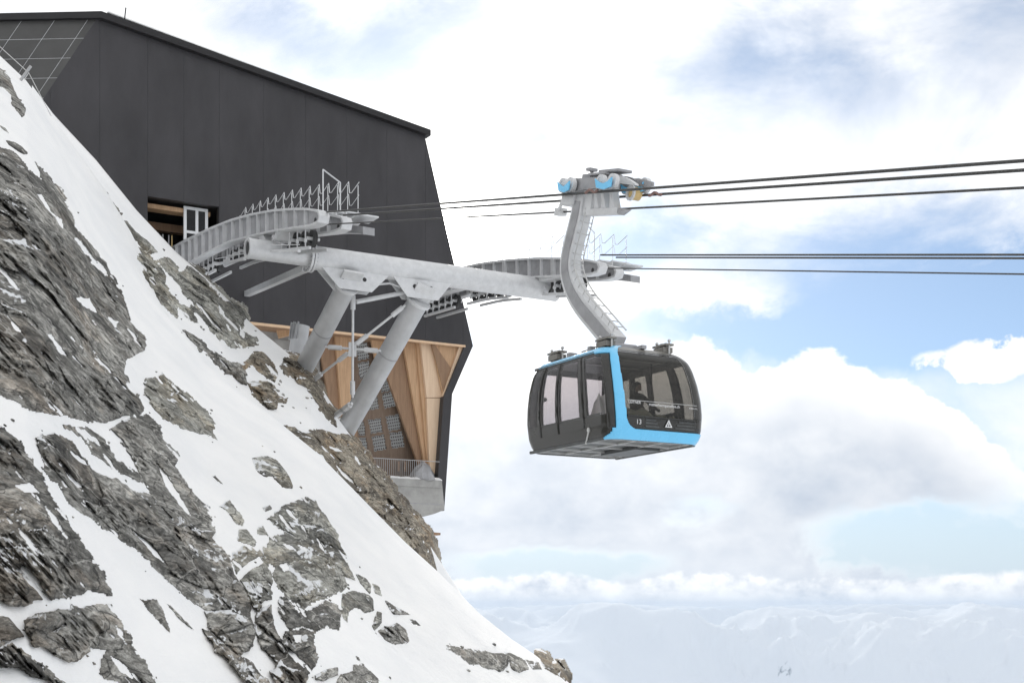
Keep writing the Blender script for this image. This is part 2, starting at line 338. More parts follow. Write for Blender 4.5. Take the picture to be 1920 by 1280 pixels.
# ------------------------------------------------------------------ mesh helpers
class MB:
    def __init__(s): s.v = []; s.f = []
    def add(s, vs, fs):
        o = len(s.v); s.v += [tuple(p) for p in vs]; s.f += [tuple(i+o for i in f) for f in fs]; return s
    def prism(s, pts, off):
        n = len(pts); off = Vector(off)
        # orient so that faces look outwards
        nrm = Vector((0, 0, 0))
        for i in range(n): nrm += Vector(pts[i]).cross(Vector(pts[(i+1) % n]))
        if nrm.dot(off) > 0: pts = list(reversed(pts))
        vs = [Vector(p) for p in pts] + [Vector(p)+off for p in pts]
        fs = [tuple(range(n)), tuple(range(2*n-1, n-1, -1))]
        fs += [(i, n+i, n+(i+1) % n, (i+1) % n) for i in range(n)]
        # side winding: front face normal opposite to off
        fs[2:] = [tuple(reversed(f)) for f in fs[2:]]
        fs[2:] = [tuple(reversed(f)) for f in fs[2:]]
        return s.add(vs, fs)
    def box(s, c, ax, ay, az):               # centre and three half-axis vectors
        c, ax, ay, az = map(Vector, (c, ax, ay, az))
        vs = [c+ax*i+ay*j+az*k for k in (-1, 1) for j in (-1, 1) for i in (-1, 1)]
        return s.add(vs, [(0, 2, 3, 1), (4, 5, 7, 6), (0, 1, 5, 4), (2, 6, 7, 3), (0, 4, 6, 2), (1, 3, 7, 5)])
    def lbox(s, s0, s1, t0, t1, z0, z1):     # box in the frame of the line
        return s.box(LF((s0+s1)/2, (t0+t1)/2, (z0+z1)/2), -U*(s1-s0)/2, V*(t1-t0)/2, Vector((0, 0, (z1-z0)/2)))
    def bar(s, a, b, w, h, up=(0, 0, 1)):
        a, b = Vector(a), Vector(b); d = (b-a); l = d.length; d.normalize(); up = Vector(up)
        x = d.cross(up)
        if x.length < 1e-4: x = d.cross(Vector((1, 0, 0)))
        x.normalize(); y = x.cross(d)
        return s.box((a+b)/2, x*w/2, d*l/2, y*h/2)
    def tube(s, a, b, r, n=16, r2=None, cap=True):
        a, b = Vector(a), Vector(b); d = (b-a).normalized(); r2 = r if r2 is None else r2
        x = d.cross(Vector((0, 0, 1)));
        if x.length < 1e-3: x = d.cross(Vector((1, 0, 0)))
        x.normalize(); y = d.cross(x)
        vs = []
        for q, rr in ((a, r), (b, r2)):
            for i in range(n):
                an = 2*math.pi*i/n; vs.append(q + x*math.cos(an)*rr + y*math.sin(an)*rr)
        fs = [(i, (i+1) % n, n+(i+1) % n, n+i) for i in range(n)]
        if cap: fs += [tuple(range(n-1, -1, -1)), tuple(range(n, 2*n))]
        return s.add(vs, fs)
    def path(s, pts, r, n=8):
        pts = [Vector(p) for p in pts]; k = len(pts); vs = []
        for i, p in enumerate(pts):
            d = (pts[min(i+1, k-1)]-pts[max(i-1, 0)]).normalized()
            x = d.cross(Vector((0, 0, 1)))
            if x.length < 1e-3: x = d.cross(Vector((1, 0, 0)))
            x.normalize(); y = d.cross(x)
            for j in range(n):
                an = 2*math.pi*j/n; vs.append(p+x*math.cos(an)*r+y*math.sin(an)*r)
        fs = [(i*n+j, i*n+(j+1) % n, (i+1)*n+(j+1) % n, (i+1)*n+j) for i in range(k-1) for j in range(n)]
        fs += [tuple(range(n-1, -1, -1)), tuple(range((k-1)*n, k*n))]
        return s.add(vs, fs)
    def ribbon(s, top, bot, off):            # closed solid between two polylines, thickness vector off
        top = [Vector(p) for p in top]; bot = [Vector(p) for p in bot]; off = Vector(off); k = len(top)
        vs = top + bot + [p+off for p in top] + [p+off for p in bot]
        fs = []
        for i in range(k-1):
            fs += [(i, i+1, k+i+1, k+i), (2*k+i+1, 2*k+i, 3*k+i, 3*k+i+1), (i+1, i, 2*k+i, 2*k+i+1), (k+i, k+i+1, 3*k+i+1, 3*k+i)]
        fs += [(0, k, 3*k, 2*k), (k-1, 3*k-1, 4*k-1, 2*k-1)]
        return s.add(vs, fs)
    def ball(s, c, r, n=10, sq=(1, 1, 1)):
        c = Vector(c); vs = []; m_ = n//2
        for i in range(m_+1):
            th = math.pi*i/m_
            for j in range(n):
                ph = 2*math.pi*j/n
                vs.append(c+Vector((math.sin(th)*math.cos(ph)*sq[0], math.sin(th)*math.sin(ph)*sq[1], math.cos(th)*sq[2]))*r)
        fs = [(i*n+j, (i+1)*n+j, (i+1)*n+(j+1) % n, i*n+(j+1) % n) for i in range(m_) for j in range(n)]
        return s.add(vs, fs)
    def ring(s, c, axis, r_out, r_in, w, n=24):   # a wheel rim (annulus)
        c = Vector(c); d = Vector(axis).normalized(); x = d.cross(Vector((0, 0, 1)))
        if x.length < 1e-3: x = d.cross(Vector((1, 0, 0)))
        x.normalize(); y = d.cross(x); vs = []
        for h, rr in ((-w/2, r_out), (w/2, r_out), (w/2, r_in), (-w/2, r_in)):
            for i in range(n):
                an = 2*math.pi*i/n; vs.append(c+d*h+x*math.cos(an)*rr+y*math.sin(an)*rr)
        fs = [(a*n+i, a*n+(i+1) % n, ((a+1) % 4)*n+(i+1) % n, ((a+1) % 4)*n+i) for a in range(4) for i in range(n)]
        return s.add(vs, fs)

def finish(o, name, label=None, cat=None, group=None, kind=None, parent=None):
    COL.objects.link(o)
    if parent is not None:
        o.parent = parent
        loc = parent.location.copy() if parent.parent is None else parent.parent.location.copy()
        if parent.parent is None: o.matrix_parent_inverse = Matrix.Translation(-loc)
    if label: o['label'] = label
    if cat: o['category'] = cat
    if group: o['group'] = group
    if kind: o['kind'] = kind
    return o
def build(name, mb, mat, parent=None, smooth=False, bevel=0, **kw):
    me = bpy.data.meshes.new(name); me.from_pydata([tuple(v) for v in mb.v], [], mb.f)
    bm = bmesh.new(); bm.from_mesh(me); bmesh.ops.recalc_face_normals(bm, faces=bm.faces); bm.to_mesh(me); bm.free()
    me.materials.append(mat if not isinstance(mat, str) else M[mat])
    if smooth:
        me.polygons.foreach_set('use_smooth', [True]*len(me.polygons))
        me.set_sharp_from_angle(angle=R(40))
    o = bpy.data.objects.new(name, me)
    if bevel:
        b = o.modifiers.new('bevel', 'BEVEL'); b.width = bevel; b.segments = 2; b.limit_method = 'ANGLE'
    return finish(o, name, parent=parent, **kw)
def thing(name, loc, label, cat, group=None):
    o = bpy.data.objects.new(name, None); o.location = loc; o.empty_display_size = .3
    return finish(o, name, label, cat, group)

# ------------------------------------------------------------------ numpy noise for the terrain
_perm = rng.permutation(4096)
def _h(ix, iy, iz, k=0):
    return _perm[(_perm[(_perm[(ix+k*131) & 4095]+iy) & 4095]+iz) & 4095]
_g = rng.normal(size=(4096, 3)); _g /= np.linalg.norm(_g, axis=1)[:, None]
def perlin(p):
    i = np.floor(p).astype(np.int64); f = p-i; w = f*f*f*(f*(f*6-15)+10); out = 0
    for dx in (0, 1):
        for dy in (0, 1):
            for dz in (0, 1):
                g = _g[_h(i[:, 0]+dx, i[:, 1]+dy, i[:, 2]+dz)]
                dot = (g*(f-np.array([dx, dy, dz]))).sum(1)
                wx = w[:, 0] if dx else 1-w[:, 0]; wy = w[:, 1] if dy else 1-w[:, 1]; wz = w[:, 2] if dz else 1-w[:, 2]
                out = out+dot*wx*wy*wz
    return out
def fbm(p, oct=5, gain=.5, lac=2.03):
    a, s = 1., 0
    for k in range(oct):
        s = s+a*perlin(p+k*17.3); p = p*lac; a *= gain
    return s
def facets(p, k=0, tilt=.6):
    """broken blocks: every Voronoi cell is a plane with a tilt and level of its own"""
    i = np.floor(p).astype(np.int64); best = np.full(len(p), 1e9); second = best.copy(); hid = np.zeros(len(p), np.int64); vec = np.zeros_like(p)
    for dx in (-1, 0, 1):
        for dy in (-1, 0, 1):
            for dz in (-1, 0, 1):
                c = i+np.array([dx, dy, dz]); h = _h(c[:, 0], c[:, 1], c[:, 2], k)
                q = c+.5+_g[h]*.45; d = ((p-q)**2).sum(1)
                b = d < best
                second = np.where(b, best, np.minimum(second, d)); best = np.where(b, d, best); hid = np.where(b, h, hid); vec = np.where(b[:, None], p-q, vec)
    t = _g[(hid*7+3) & 4095]
    lev = _g[(hid*13+5) & 4095][:, 0]
    crack = np.sqrt(second)-np.sqrt(best)
    return (vec*t).sum(1)*tilt + lev*.35, crack

# ------------------------------------------------------------------ the slopes
def poly_dist(px, py, poly):
    """signed distance in pixels, positive inside"""
    P_ = np.array(poly, float); n = len(P_); d2 = np.full(px.shape, 1e18); ins = np.zeros(px.shape, bool)
    for i in range(n):
        a, b = P_[i], P_[(i+1) % n]; ex, ey = b-a
        wx, wy = px-a[0], py-a[1]; h = np.clip((wx*ex+wy*ey)/(ex*ex+ey*ey+1e-9), 0, 1)
        d2 = np.minimum(d2, (wx-ex*h)**2+(wy-ey*h)**2)
        c = (a[1] > py) != (b[1] > py)
        ins ^= c & (px < (b[0]-a[0])*(py-a[1])/(b[1]-a[1]+1e-12)+a[0])
    return np.where(ins, 1, -1)*np.sqrt(d2)
S_NEAR = np.array([(-700, -640), (-300, -215), (0, 105), (50, 152), (100, 235), (150, 335), (180, 398), (217, 458), (260, 525), (298, 574), (333, 614), (382, 678), (450, 736), (505, 776), (600, 853), (690, 945), (760, 1016), (820, 1070), (900, 1150), (960, 1198), (1005, 1228), (1062, 1275), (1150, 1350), (1400, 1560)], float)
S_REAR = np.array([(60, 160), (100, 214), (180, 300), (255, 393), (285, 425), (330, 472), (385, 520), (440, 574), (470, 605), (540, 662), (585, 700), (620, 765), (660, 820), (700, 880), (740, 930), (780, 985), (805, 1020), (815, 1052), (830, 1110), (860, 1220)], float)
def depth_near(px, py):
    l = np.interp(px, S_NEAR[:, 0], S_NEAR[:, 1]); c = 7.48
    return c/np.maximum((py-l)/F+c/46.0, .02)
def depth_rear(px, py):
    l = np.interp(px, S_REAR[:, 0], S_REAR[:, 1]); c = 18.; dr = np.interp(px, [100, 300, 450, 900], [50, 56, 62.5, 63])
    return np.maximum(c/np.maximum((py-l)/F+c/dr, .1), 48.0)
def base_pts(px, py, D):
    return np.stack([(px-CX)/F*D, D, (HY-py)/F*D], 1)
def snow_h(B, rear):
    q = B*np.array([.25, .16, .25]) + (50 if rear else 0)
    return fbm(q, 4, .5)*.55 + fbm(B*np.array([1.1, .35, 1.1]), 4, .5)*.10
def grid_mesh(name, V_, nx, ny, mat, keep=None, smooth=True, **kw):
    idx = np.arange(nx*ny).reshape(ny, nx)
    q = np.stack([idx[:-1, :-1], idx[1:, :-1], idx[1:, 1:], idx[:-1, 1:]], -1).reshape(-1, 4)
    if keep is not None:
        q = q[keep[q].any(1)]
        used = np.unique(q); re = np.full(nx*ny, -1); re[used] = np.arange(len(used)); V_ = V_[used]; q = re[q]
    me = bpy.data.meshes.new(name); me.vertices.add(len(V_)); me.vertices.foreach_set('co', V_.astype(np.float32).ravel())
    me.loops.add(q.size); me.loops.foreach_set('vertex_index', q.astype(np.int32).ravel())
    me.polygons.add(len(q)); me.polygons.foreach_set('loop_start', np.arange(0, q.size, 4, dtype=np.int32))
    me.update(calc_edges=True); me.validate()
    if smooth: me.polygons.foreach_set('use_smooth', np.ones(len(q), bool))
    me.materials.append(M[mat]); o = bpy.data.objects.new(name, me)
    return finish(o, name, **kw)
def slope_sheet(name, S, dfun, px0, px1, step, drop, vstep, rear):
    px = np.arange(px0, px1, step, dtype=float); nx = len(px)
    rows = np.concatenate([np.array([-2., -1.]), np.arange(0, drop+vstep, vstep)])
    ny = len(rows); l = np.interp(px, S[:, 0], S[:, 1])
    PX = np.tile(px, ny); RW = np.repeat(rows, nx); PY = np.tile(l, ny)+np.maximum(RW, 0)
    D = dfun(PX, PY); B = base_pts(PX, PY, D); h = snow_h(B, rear)*np.clip(np.maximum(RW, 0)/40+.15, 0, 1)
    Vv = B*((D-h)/D)[:, None]
    back = np.clip(-RW, 0, 2)                  # the far side of the ridge falls away
    Vv[:, 1] += back*4; Vv[:, 2] -= np.where(back > 0, back*back*4-1.5*back, 0); Vv[:, 0] += back*1.5
    return grid_mesh(name, Vv, nx, ny, 'snow', kind='structure')
slope_sheet('snow_slope', S_NEAR, depth_near, -700, 1320, 4, 1400, 4, False)
slope_sheet('snow_ridge', S_REAR, depth_rear, 60, 850, 3, 330, 3, True)

def zm(off, sc, pts): return [(off[0]+x/sc, off[1]+y/sc) for x, y in pts]
ROCKS = []
def rock(label, pts, h=.8, mat='rock', rear=False, cuts=(), cell=1.0):
    ROCKS.append((label, pts, h, mat, rear, cuts, cell))
Z7 = lambda p: zm((0, 560), 1.777, p)
ZC = lambda p: zm((380, 860), 3.048, p)
Z8 = lambda p: zm((500, 840), 2.743, p)
Z5 = lambda p: zm((180, 380), 3.555, p)
Z6 = lambda p: zm((460, 640), 3.047, p)
ZU = lambda p: zm((0, 100), 4.267, p)
Z2 = lambda p: zm((0, 260), 2.91, p)
rock('big brown-grey cliff filling the left edge below the roof corner',
     [(-80, 262), (17, 281), (38, 300), (79, 338), (62, 298), (79, 312), (94, 332), (117, 360), (134, 397), (146, 432), (165, 452), (186, 473), (210, 507), (227, 542), (237, 569), (247, 604), (275, 636), (268, 655), (237, 677), (231, 700), (255, 735), (274, 760), (262, 785), (235, 778), (190, 795), (110, 780), (60, 770), (25, 750), (-80, 735)], 1.3, 'rock',
     cuts=[Z2([(200, 300), (225, 310), (270, 390), (330, 440), (350, 500), (300, 430), (255, 390)]), Z2([(410, 868), (490, 868), (525, 945), (470, 925)]),
           Z2([(245, 1055), (280, 1070), (340, 1150), (410, 1220), (330, 1175), (290, 1110)]), Z2([(50, 235), (100, 228), (150, 280), (100, 245)]), Z2([(400, 530), (440, 570), (530, 680), (570, 720), (470, 630)]), Z2([(590, 975), (640, 1000), (630, 1045)]), Z2([(50, 985), (90, 1020), (130, 1070), (80, 1035)])], cell=1.3)
rock('long grey rock band stepping down from the foot of the big cliff',
     [(245, 780), (276, 774), (304, 796), (307, 824), (338, 853), (329, 875), (360, 920), (394, 954), (405, 988), (402, 1007), (428, 1038), (440, 1075), (462, 1110), (470, 1160), (440, 1150), (410, 1100), (380, 1050), (360, 1010), (335, 985), (300, 955), (275, 915), (258, 880), (235, 835), (205, 805)], .9, 'rock',
     cuts=[Z7([(520, 545), (560, 590), (600, 660), (640, 730), (600, 690), (550, 620)]), Z7([(640, 830), (670, 880), (680, 920), (650, 880)])])
rock('slim dark rock between the two narrow snow chutes under the cliff', Z7([(205, 418), (300, 432), (350, 468), (395, 535), (440, 565), (500, 610), (440, 600), (380, 560), (310, 520), (270, 470)]), .45)
rock('broad striped grey rock bordering the wide lower snow gully', Z7([(115, 462), (170, 448), (240, 468), (275, 525), (310, 570), (370, 598), (440, 638), (500, 652), (540, 705), (620, 760), (655, 805), (690, 850), (740, 870), (770, 950), (780, 1030), (700, 1040), (640, 1010), (590, 968), (540, 925), (480, 868), (440, 835), (370, 788), (330, 748), (230, 690), (195, 625), (150, 575), (130, 505)]), .9, 'rock',
     cuts=[Z7([(225, 500), (265, 525), (300, 560), (260, 540)]), Z7([(440, 770), (500, 810), (560, 890), (510, 850)])])
rock('large dark block at the lower left edge above a curved snow ledge', Z7([(-120, 410), (0, 425), (60, 470), (110, 540), (150, 600), (190, 680), (240, 760), (300, 850), (350, 920), (382, 995), (330, 978), (270, 985), (200, 1000), (100, 1005), (50, 1022), (0, 1008), (-120, 1000)]), 1.0, 'rock',
     cuts=[Z7([(40, 620), (100, 615), (140, 650), (80, 640)]), Z7([(150, 690), (180, 720), (225, 800), (180, 750)])], cell=1.2)
rock('wedge of grey rock under the curved snow ledge at lower left', Z7([(82, 1070), (150, 1045), (300, 1018), (375, 1010), (400, 1060), (425, 1110), (462, 1180), (500, 1240), (545, 1300), (560, 1380), (420, 1380), (400, 1285), (330, 1250), (352, 1168), (312, 1165), (262, 1200), (228, 1208), (150, 1160), (108, 1150), (85, 1110)]), .7, 'rock',
     cuts=[Z7([(180, 1100), (215, 1080), (220, 1085), (150, 1118)]), Z7([(385, 1085), (410, 1110), (420, 1150), (395, 1120)]), Z7([(365, 1185), (420, 1220), (440, 1260), (400, 1240)])])
rock('small dark rock at the left edge below the curved ledge', Z7([(-90, 1058), (30, 1063), (52, 1090), (78, 1122), (30, 1135), (-90, 1130)]), .35)
rock('dark rock in the bottom left corner', Z7([(-90, 1140), (10, 1140), (70, 1163), (110, 1203), (150, 1223), (190, 1265), (260, 1300), (240, 1330), (150, 1262), (60, 1228), (-90, 1215)]), .45)
rock('pointed dark rock alone in the wide lower snow gully', Z7([(462, 996), (520, 998), (545, 1035), (570, 1118), (540, 1085), (500, 1045)]), .3)
rock('thin rock sliver beside the pointed rock in the gully', Z7([(548, 1008), (580, 1030), (645, 1102), (605, 1075)]), .22)
rock('rounded rock knob at the foot of the striped rock band', Z7([(680, 1040), (770, 1035), (835, 1060), (855, 1110), (830, 1172), (790, 1180), (720, 1120), (690, 1080)]), .6)
rock('narrow dark rock rib edging the gully at the bottom', Z7([(665, 1090), (720, 1130), (780, 1180), (830, 1212), (900, 1285), (900, 1340), (840, 1300), (780, 1230), (715, 1165)]), .45)
rock('slabby grey block with snow-filled cracks at the top of the centre outcrop', ZC([(370, 340), (420, 290), (500, 255), (600, 222), (640, 250), (700, 320), (760, 430), (820, 570), (850, 650), (880, 700), (800, 660), (700, 600), (620, 540), (540, 440), (430, 400)]), .75, 'rock_pale',
     cuts=[ZC([(418, 300), (445, 320), (520, 410), (480, 385)]), ZC([(545, 365), (580, 385), (625, 470), (580, 420)]), ZC([(480, 290), (505, 300), (535, 345), (500, 325)]), ZC([(640, 430), (660, 455), (700, 535), (665, 490)])], cell=.9)
rock('biggest pale veined boulder in the middle of the centre outcrop', ZC([(330, 510), (400, 440), (470, 410), (560, 450), (640, 540), (720, 600), (790, 660), (832, 720), (800, 760), (700, 800), (640, 830), (560, 880), (520, 830), (450, 760), (400, 680), (390, 620), (350, 560)]), .95, 'rock_pale',
     cuts=[ZC([(440, 605), (480, 600), (497, 625), (465, 640)]), ZC([(545, 490), (580, 505), (610, 525), (570, 515)]), ZC([(450, 480), (500, 495), (540, 525), (490, 510)])], cell=1.2)
rock('shadowed split rock tucked under the pale veined boulder', ZC([(430, 790), (470, 772), (550, 870), (640, 838), (700, 800), (760, 830), (790, 900), (785, 980), (700, 970), (640, 982), (570, 960), (500, 980), (460, 920), (430, 850)]), .6, 'rock')
rock('grey rock stepping right from the pale veined boulder', ZC([(790, 770), (850, 748), (930, 768), (975, 808), (978, 862), (930, 884), (870, 850), (835, 885), (832, 945), (800, 905)]), .45, 'rock_pale')
rock('rugged grey rock at the bottom of the centre outcrop', ZC([(470, 990), (570, 958), (640, 990), (640, 1050), (668, 1130), (640, 1190), (600, 1230), (570, 1330), (440, 1340), (400, 1220), (440, 1150), (470, 1100), (455, 1030)]), .55, cuts=[ZC([(520, 1010), (560, 1005), (565, 1050), (530, 1045)])])
rock('tall grey rock on the left flank of the centre outcrop', ZC([(165, 535), (225, 490), (330, 515), (380, 600), (402, 690), (385, 800), (340, 820), (330, 900), (280, 810), (230, 720), (190, 660), (165, 585)]), .5, 'rock_pale', cuts=[ZC([(190, 660), (240, 610), (320, 560), (340, 590), (260, 650), (215, 690)])])
rock('lower left rib of the centre outcrop beside a snow pocket', ZC([(330, 850), (390, 830), (402, 950), (450, 1040), (462, 1110), (430, 1172), (390, 1130), (320, 1050), (290, 960), (300, 900)]), .4, 'rock')
rock('dark hump right of the centre outcrop on open snow', ZC([(985, 990), (1040, 960), (1110, 935), (1160, 970), (1182, 1040), (1100, 1060), (1060, 1045), (1000, 1012)]), .4)
rock('thin upright rock just above the dark hump', ZC([(965, 960), (998, 870), (1022, 878), (1022, 930), (985, 985)]), .25, 'rock_pale')
rock('flat dark rock chip on the snow right of the outcrop', ZC([(1045, 810), (1090, 835), (1150, 862), (1192, 892), (1140, 893), (1088, 882)]), .22)
rock('smaller rock chip below the flat dark chip', ZC([(1178, 912), (1212, 916), (1252, 956), (1200, 945)]), .18)
rock('rock flake at the upper right shoulder of the outcrop', ZC([(878, 658), (930, 678), (962, 720), (955, 768), (900, 705)]), .22, 'rock_pale')
rock('pale rock flake beside the upper right shoulder flake', ZC([(968, 708), (1010, 728), (1028, 785), (988, 765)]), .2, 'rock_pale')
rock('pebble-like rock above the slabby grey block', ZC([(343, 275), (385, 262), (398, 285), (355, 304)]), .16)
rock('small pale rock left of the slabby grey block', ZC([(312, 385), (345, 378), (378, 440), (308, 432)]), .2, 'rock_pale')
rock('oval pale rock poking from snow left of the outcrop', ZC([(95, 270), (150, 228), (200, 280), (248, 350), (232, 388), (190, 372), (140, 305)]), .3, 'rock_pale')
rock('ribbed rock under the oval pale rock', ZC([(205, 400), (250, 398), (310, 475), (300, 505), (195, 470)]), .25, 'rock_pale')
rock('tan-topped boulder alone in the middle of the snow slope', [(472, 858), (500, 854), (520, 862), (536, 885), (547, 914), (530, 910), (512, 892), (495, 894), (480, 881)], .45, 'rock_pale', cell=.7)
rock('tiny dark stone with a trail left of the lone boulder', ZC([(52, 100), (70, 90), (90, 115), (140, 168), (80, 125)]), .12)
rock('dark flat rock at the bottom below the outcrop', ZC([(645, 1235), (720, 1198), (775, 1188), (772, 1232), (690, 1262), (648, 1255)]), .3)
rock('dark ribbed rock cut off by the bottom edge', ZC([(740, 1320), (790, 1230), (860, 1212), (855, 1170), (920, 1178), (1000, 1240), (1050, 1320), (1080, 1400), (740, 1400)]), .45)
rock('small standing stone above the dark ribbed rock', ZC([(872, 1122), (895, 1128), (904, 1158), (880, 1148)]), .12)
rock('rounded grey boulder beside the foot of the big cliff', Z7([(488, 270), (540, 253), (580, 280), (625, 310), (680, 360), (722, 400), (718, 440), (730, 475), (690, 457), (600, 432), (540, 402), (500, 352), (478, 320)]), .6, 'rock_pale', cuts=[Z7([(515, 250), (540, 275), (570, 300), (535, 285)])])
rock('long low outcrop on the snow at lower right', Z8([(912, 1008), (960, 1012), (1010, 1028), (1080, 1038), (1160, 1048), (1215, 1048), (1248, 1075), (1242, 1112), (1215, 1142), (1150, 1132), (1090, 1118), (1040, 1112), (1000, 1077), (960, 1052), (930, 1028)]), .4)
rock('tapered rock next to the long low outcrop', Z8([(1213, 1038), (1280, 1062), (1332, 1090), (1350, 1132), (1300, 1153), (1260, 1132), (1240, 1082)]), .35)
rock('little rock between the tapered rock and the ridge end', Z8([(1328, 1084), (1400, 1098), (1418, 1138), (1368, 1138)]), .25)
rock('brown rock knob at the right end of the snow ridge', Z8([(1398, 1046), (1440, 1062), (1460, 1108), (1512, 1102), (1548, 1160), (1540, 1200), (1480, 1162), (1430, 1132), (1408, 1092)]), .5, 'rock_brown', cell=.7)
rock('grey rock streak high on the snow at the left edge', ZU([(-60, 110), (0, 118), (40, 148), (80, 200), (110, 290), (150, 370), (205, 440), (197, 492), (175, 510), (130, 452), (90, 372), (60, 312), (20, 272), (-60, 262)]), .4)
rock('small grey rock just above the big cliff', ZU([(48, 698), (110, 708), (180, 748), (225, 803), (190, 808), (120, 765), (70, 732)]), .2)
rock('thin dark streak of rock above the small grey rock', ZU([(-20, 560), (40, 598), (70, 640), (20, 605)]), .12)
# rear ridge
rock('thin rock line below the snow crest left of the wall opening', ZU([(585, 942), (640, 965), (740, 1025), (805, 1058), (865, 1150), (945, 1238), (1000, 1290), (960, 1290), (890, 1240), (825, 1160), (700, 1062), (620, 1005)]), .5, 'rock_pale', True)
rock('narrow pale rock below the wall opening', Z5([(155, 105), (210, 128), (262, 188), (332, 248), (382, 298), (415, 332), (360, 348), (300, 302), (258, 252), (218, 192)]), .6, 'rock_pale', True)
rock('long greenish-grey slab beside the upper snow gully', Z5([(90, 202), (180, 228), (260, 278), (350, 338), (430, 408), (472, 500), (492, 570), (542, 640), (622, 700), (694, 805), (655, 802), (600, 742), (545, 700), (555, 790), (500, 745), (420, 642), (380, 572), (300, 482), (250, 392), (178, 312), (128, 252)]), .8, 'rock_pale', True, cell=1.2)
rock('grey layered rock face on the crest below the curved girder', Z5([(395, 382), (470, 358), (520, 388), (560, 438), (640, 468), (712, 528), (782, 598), (852, 668), (922, 718), (985, 762), (1005, 805), (990, 850), (1062, 900), (1072, 942), (960, 982), (900, 962), (818, 892), (758, 852), (690, 762), (640, 682), (580, 612), (560, 562), (500, 502), (448, 442)]), .8, 'rock_pale', True,
     cuts=[Z5([(870, 810), (900, 850), (925, 870), (890, 850)]), Z5([(820, 690), (850, 730), (865, 770), (835, 740)]), Z5([(960, 820), (990, 870), (985, 910), (960, 880)])], cell=1.3)
rock('broken dark rock rib along the snow gully edge', Z5([(545, 785), (600, 848), (680, 898), (762, 978), (862, 1048), (952, 1078), (995, 1140), (1005, 1205), (960, 1192), (900, 1152), (820, 1092), (718, 1002), (638, 922), (578, 852)]), .7, 'rock', True)
rock('tan rock block below the crest left of the steel columns', Z5([(1050, 985), (1120, 998), (1182, 1058), (1218, 1140), (1192, 1200), (1150, 1175), (1080, 1130), (1040, 1080), (985, 1110), (968, 1080), (1005, 1040)]), .7, 'rock_brown', True)
rock('round brown boulder hanging over the snow near the columns', Z6([(15, 238), (80, 218), (150, 238), (195, 318), (248, 318), (232, 358), (190, 352), (182, 382), (130, 394), (88, 352), (38, 292)]), .9, 'rock_brown', True, cell=.9)
rock('brown rock at the foot of the nearer steel column', Z6([(195, 142), (230, 98), (290, 128), (342, 168), (382, 218), (422, 288), (472, 368), (514, 430), (524, 490), (480, 464), (438, 402), (398, 332), (350, 262), (290, 242), (240, 202)]), .7, 'rock_brown', True, cell=.9)
rock('large brown cliff running down below the concrete terrace', Z6([(205, 468), (280, 488), (340, 528), (370, 488), (430, 498), (520, 528), (592, 558), (642, 618), (692, 688), (722, 738), (782, 788), (832, 848), (882, 928), (922, 978), (982, 1048), (1042, 1108), (1078, 1190), (1090, 1280), (1100, 1340), (1000, 1300), (850, 1180), (700, 1010), (560, 880), (380, 690), (300, 600)]), 1.2, 'rock_brown', True,
     cuts=[Z6([(515, 700), (560, 740), (620, 790), (635, 830), (580, 790), (530, 740)]), Z6([(480, 600), (530, 610), (560, 630), (510, 625)]), Z6([(625, 650), (650, 690), (670, 730), (640, 690)]), Z6([(400, 620), (440, 650), (470, 690), (420, 660)])], cell=1.5)

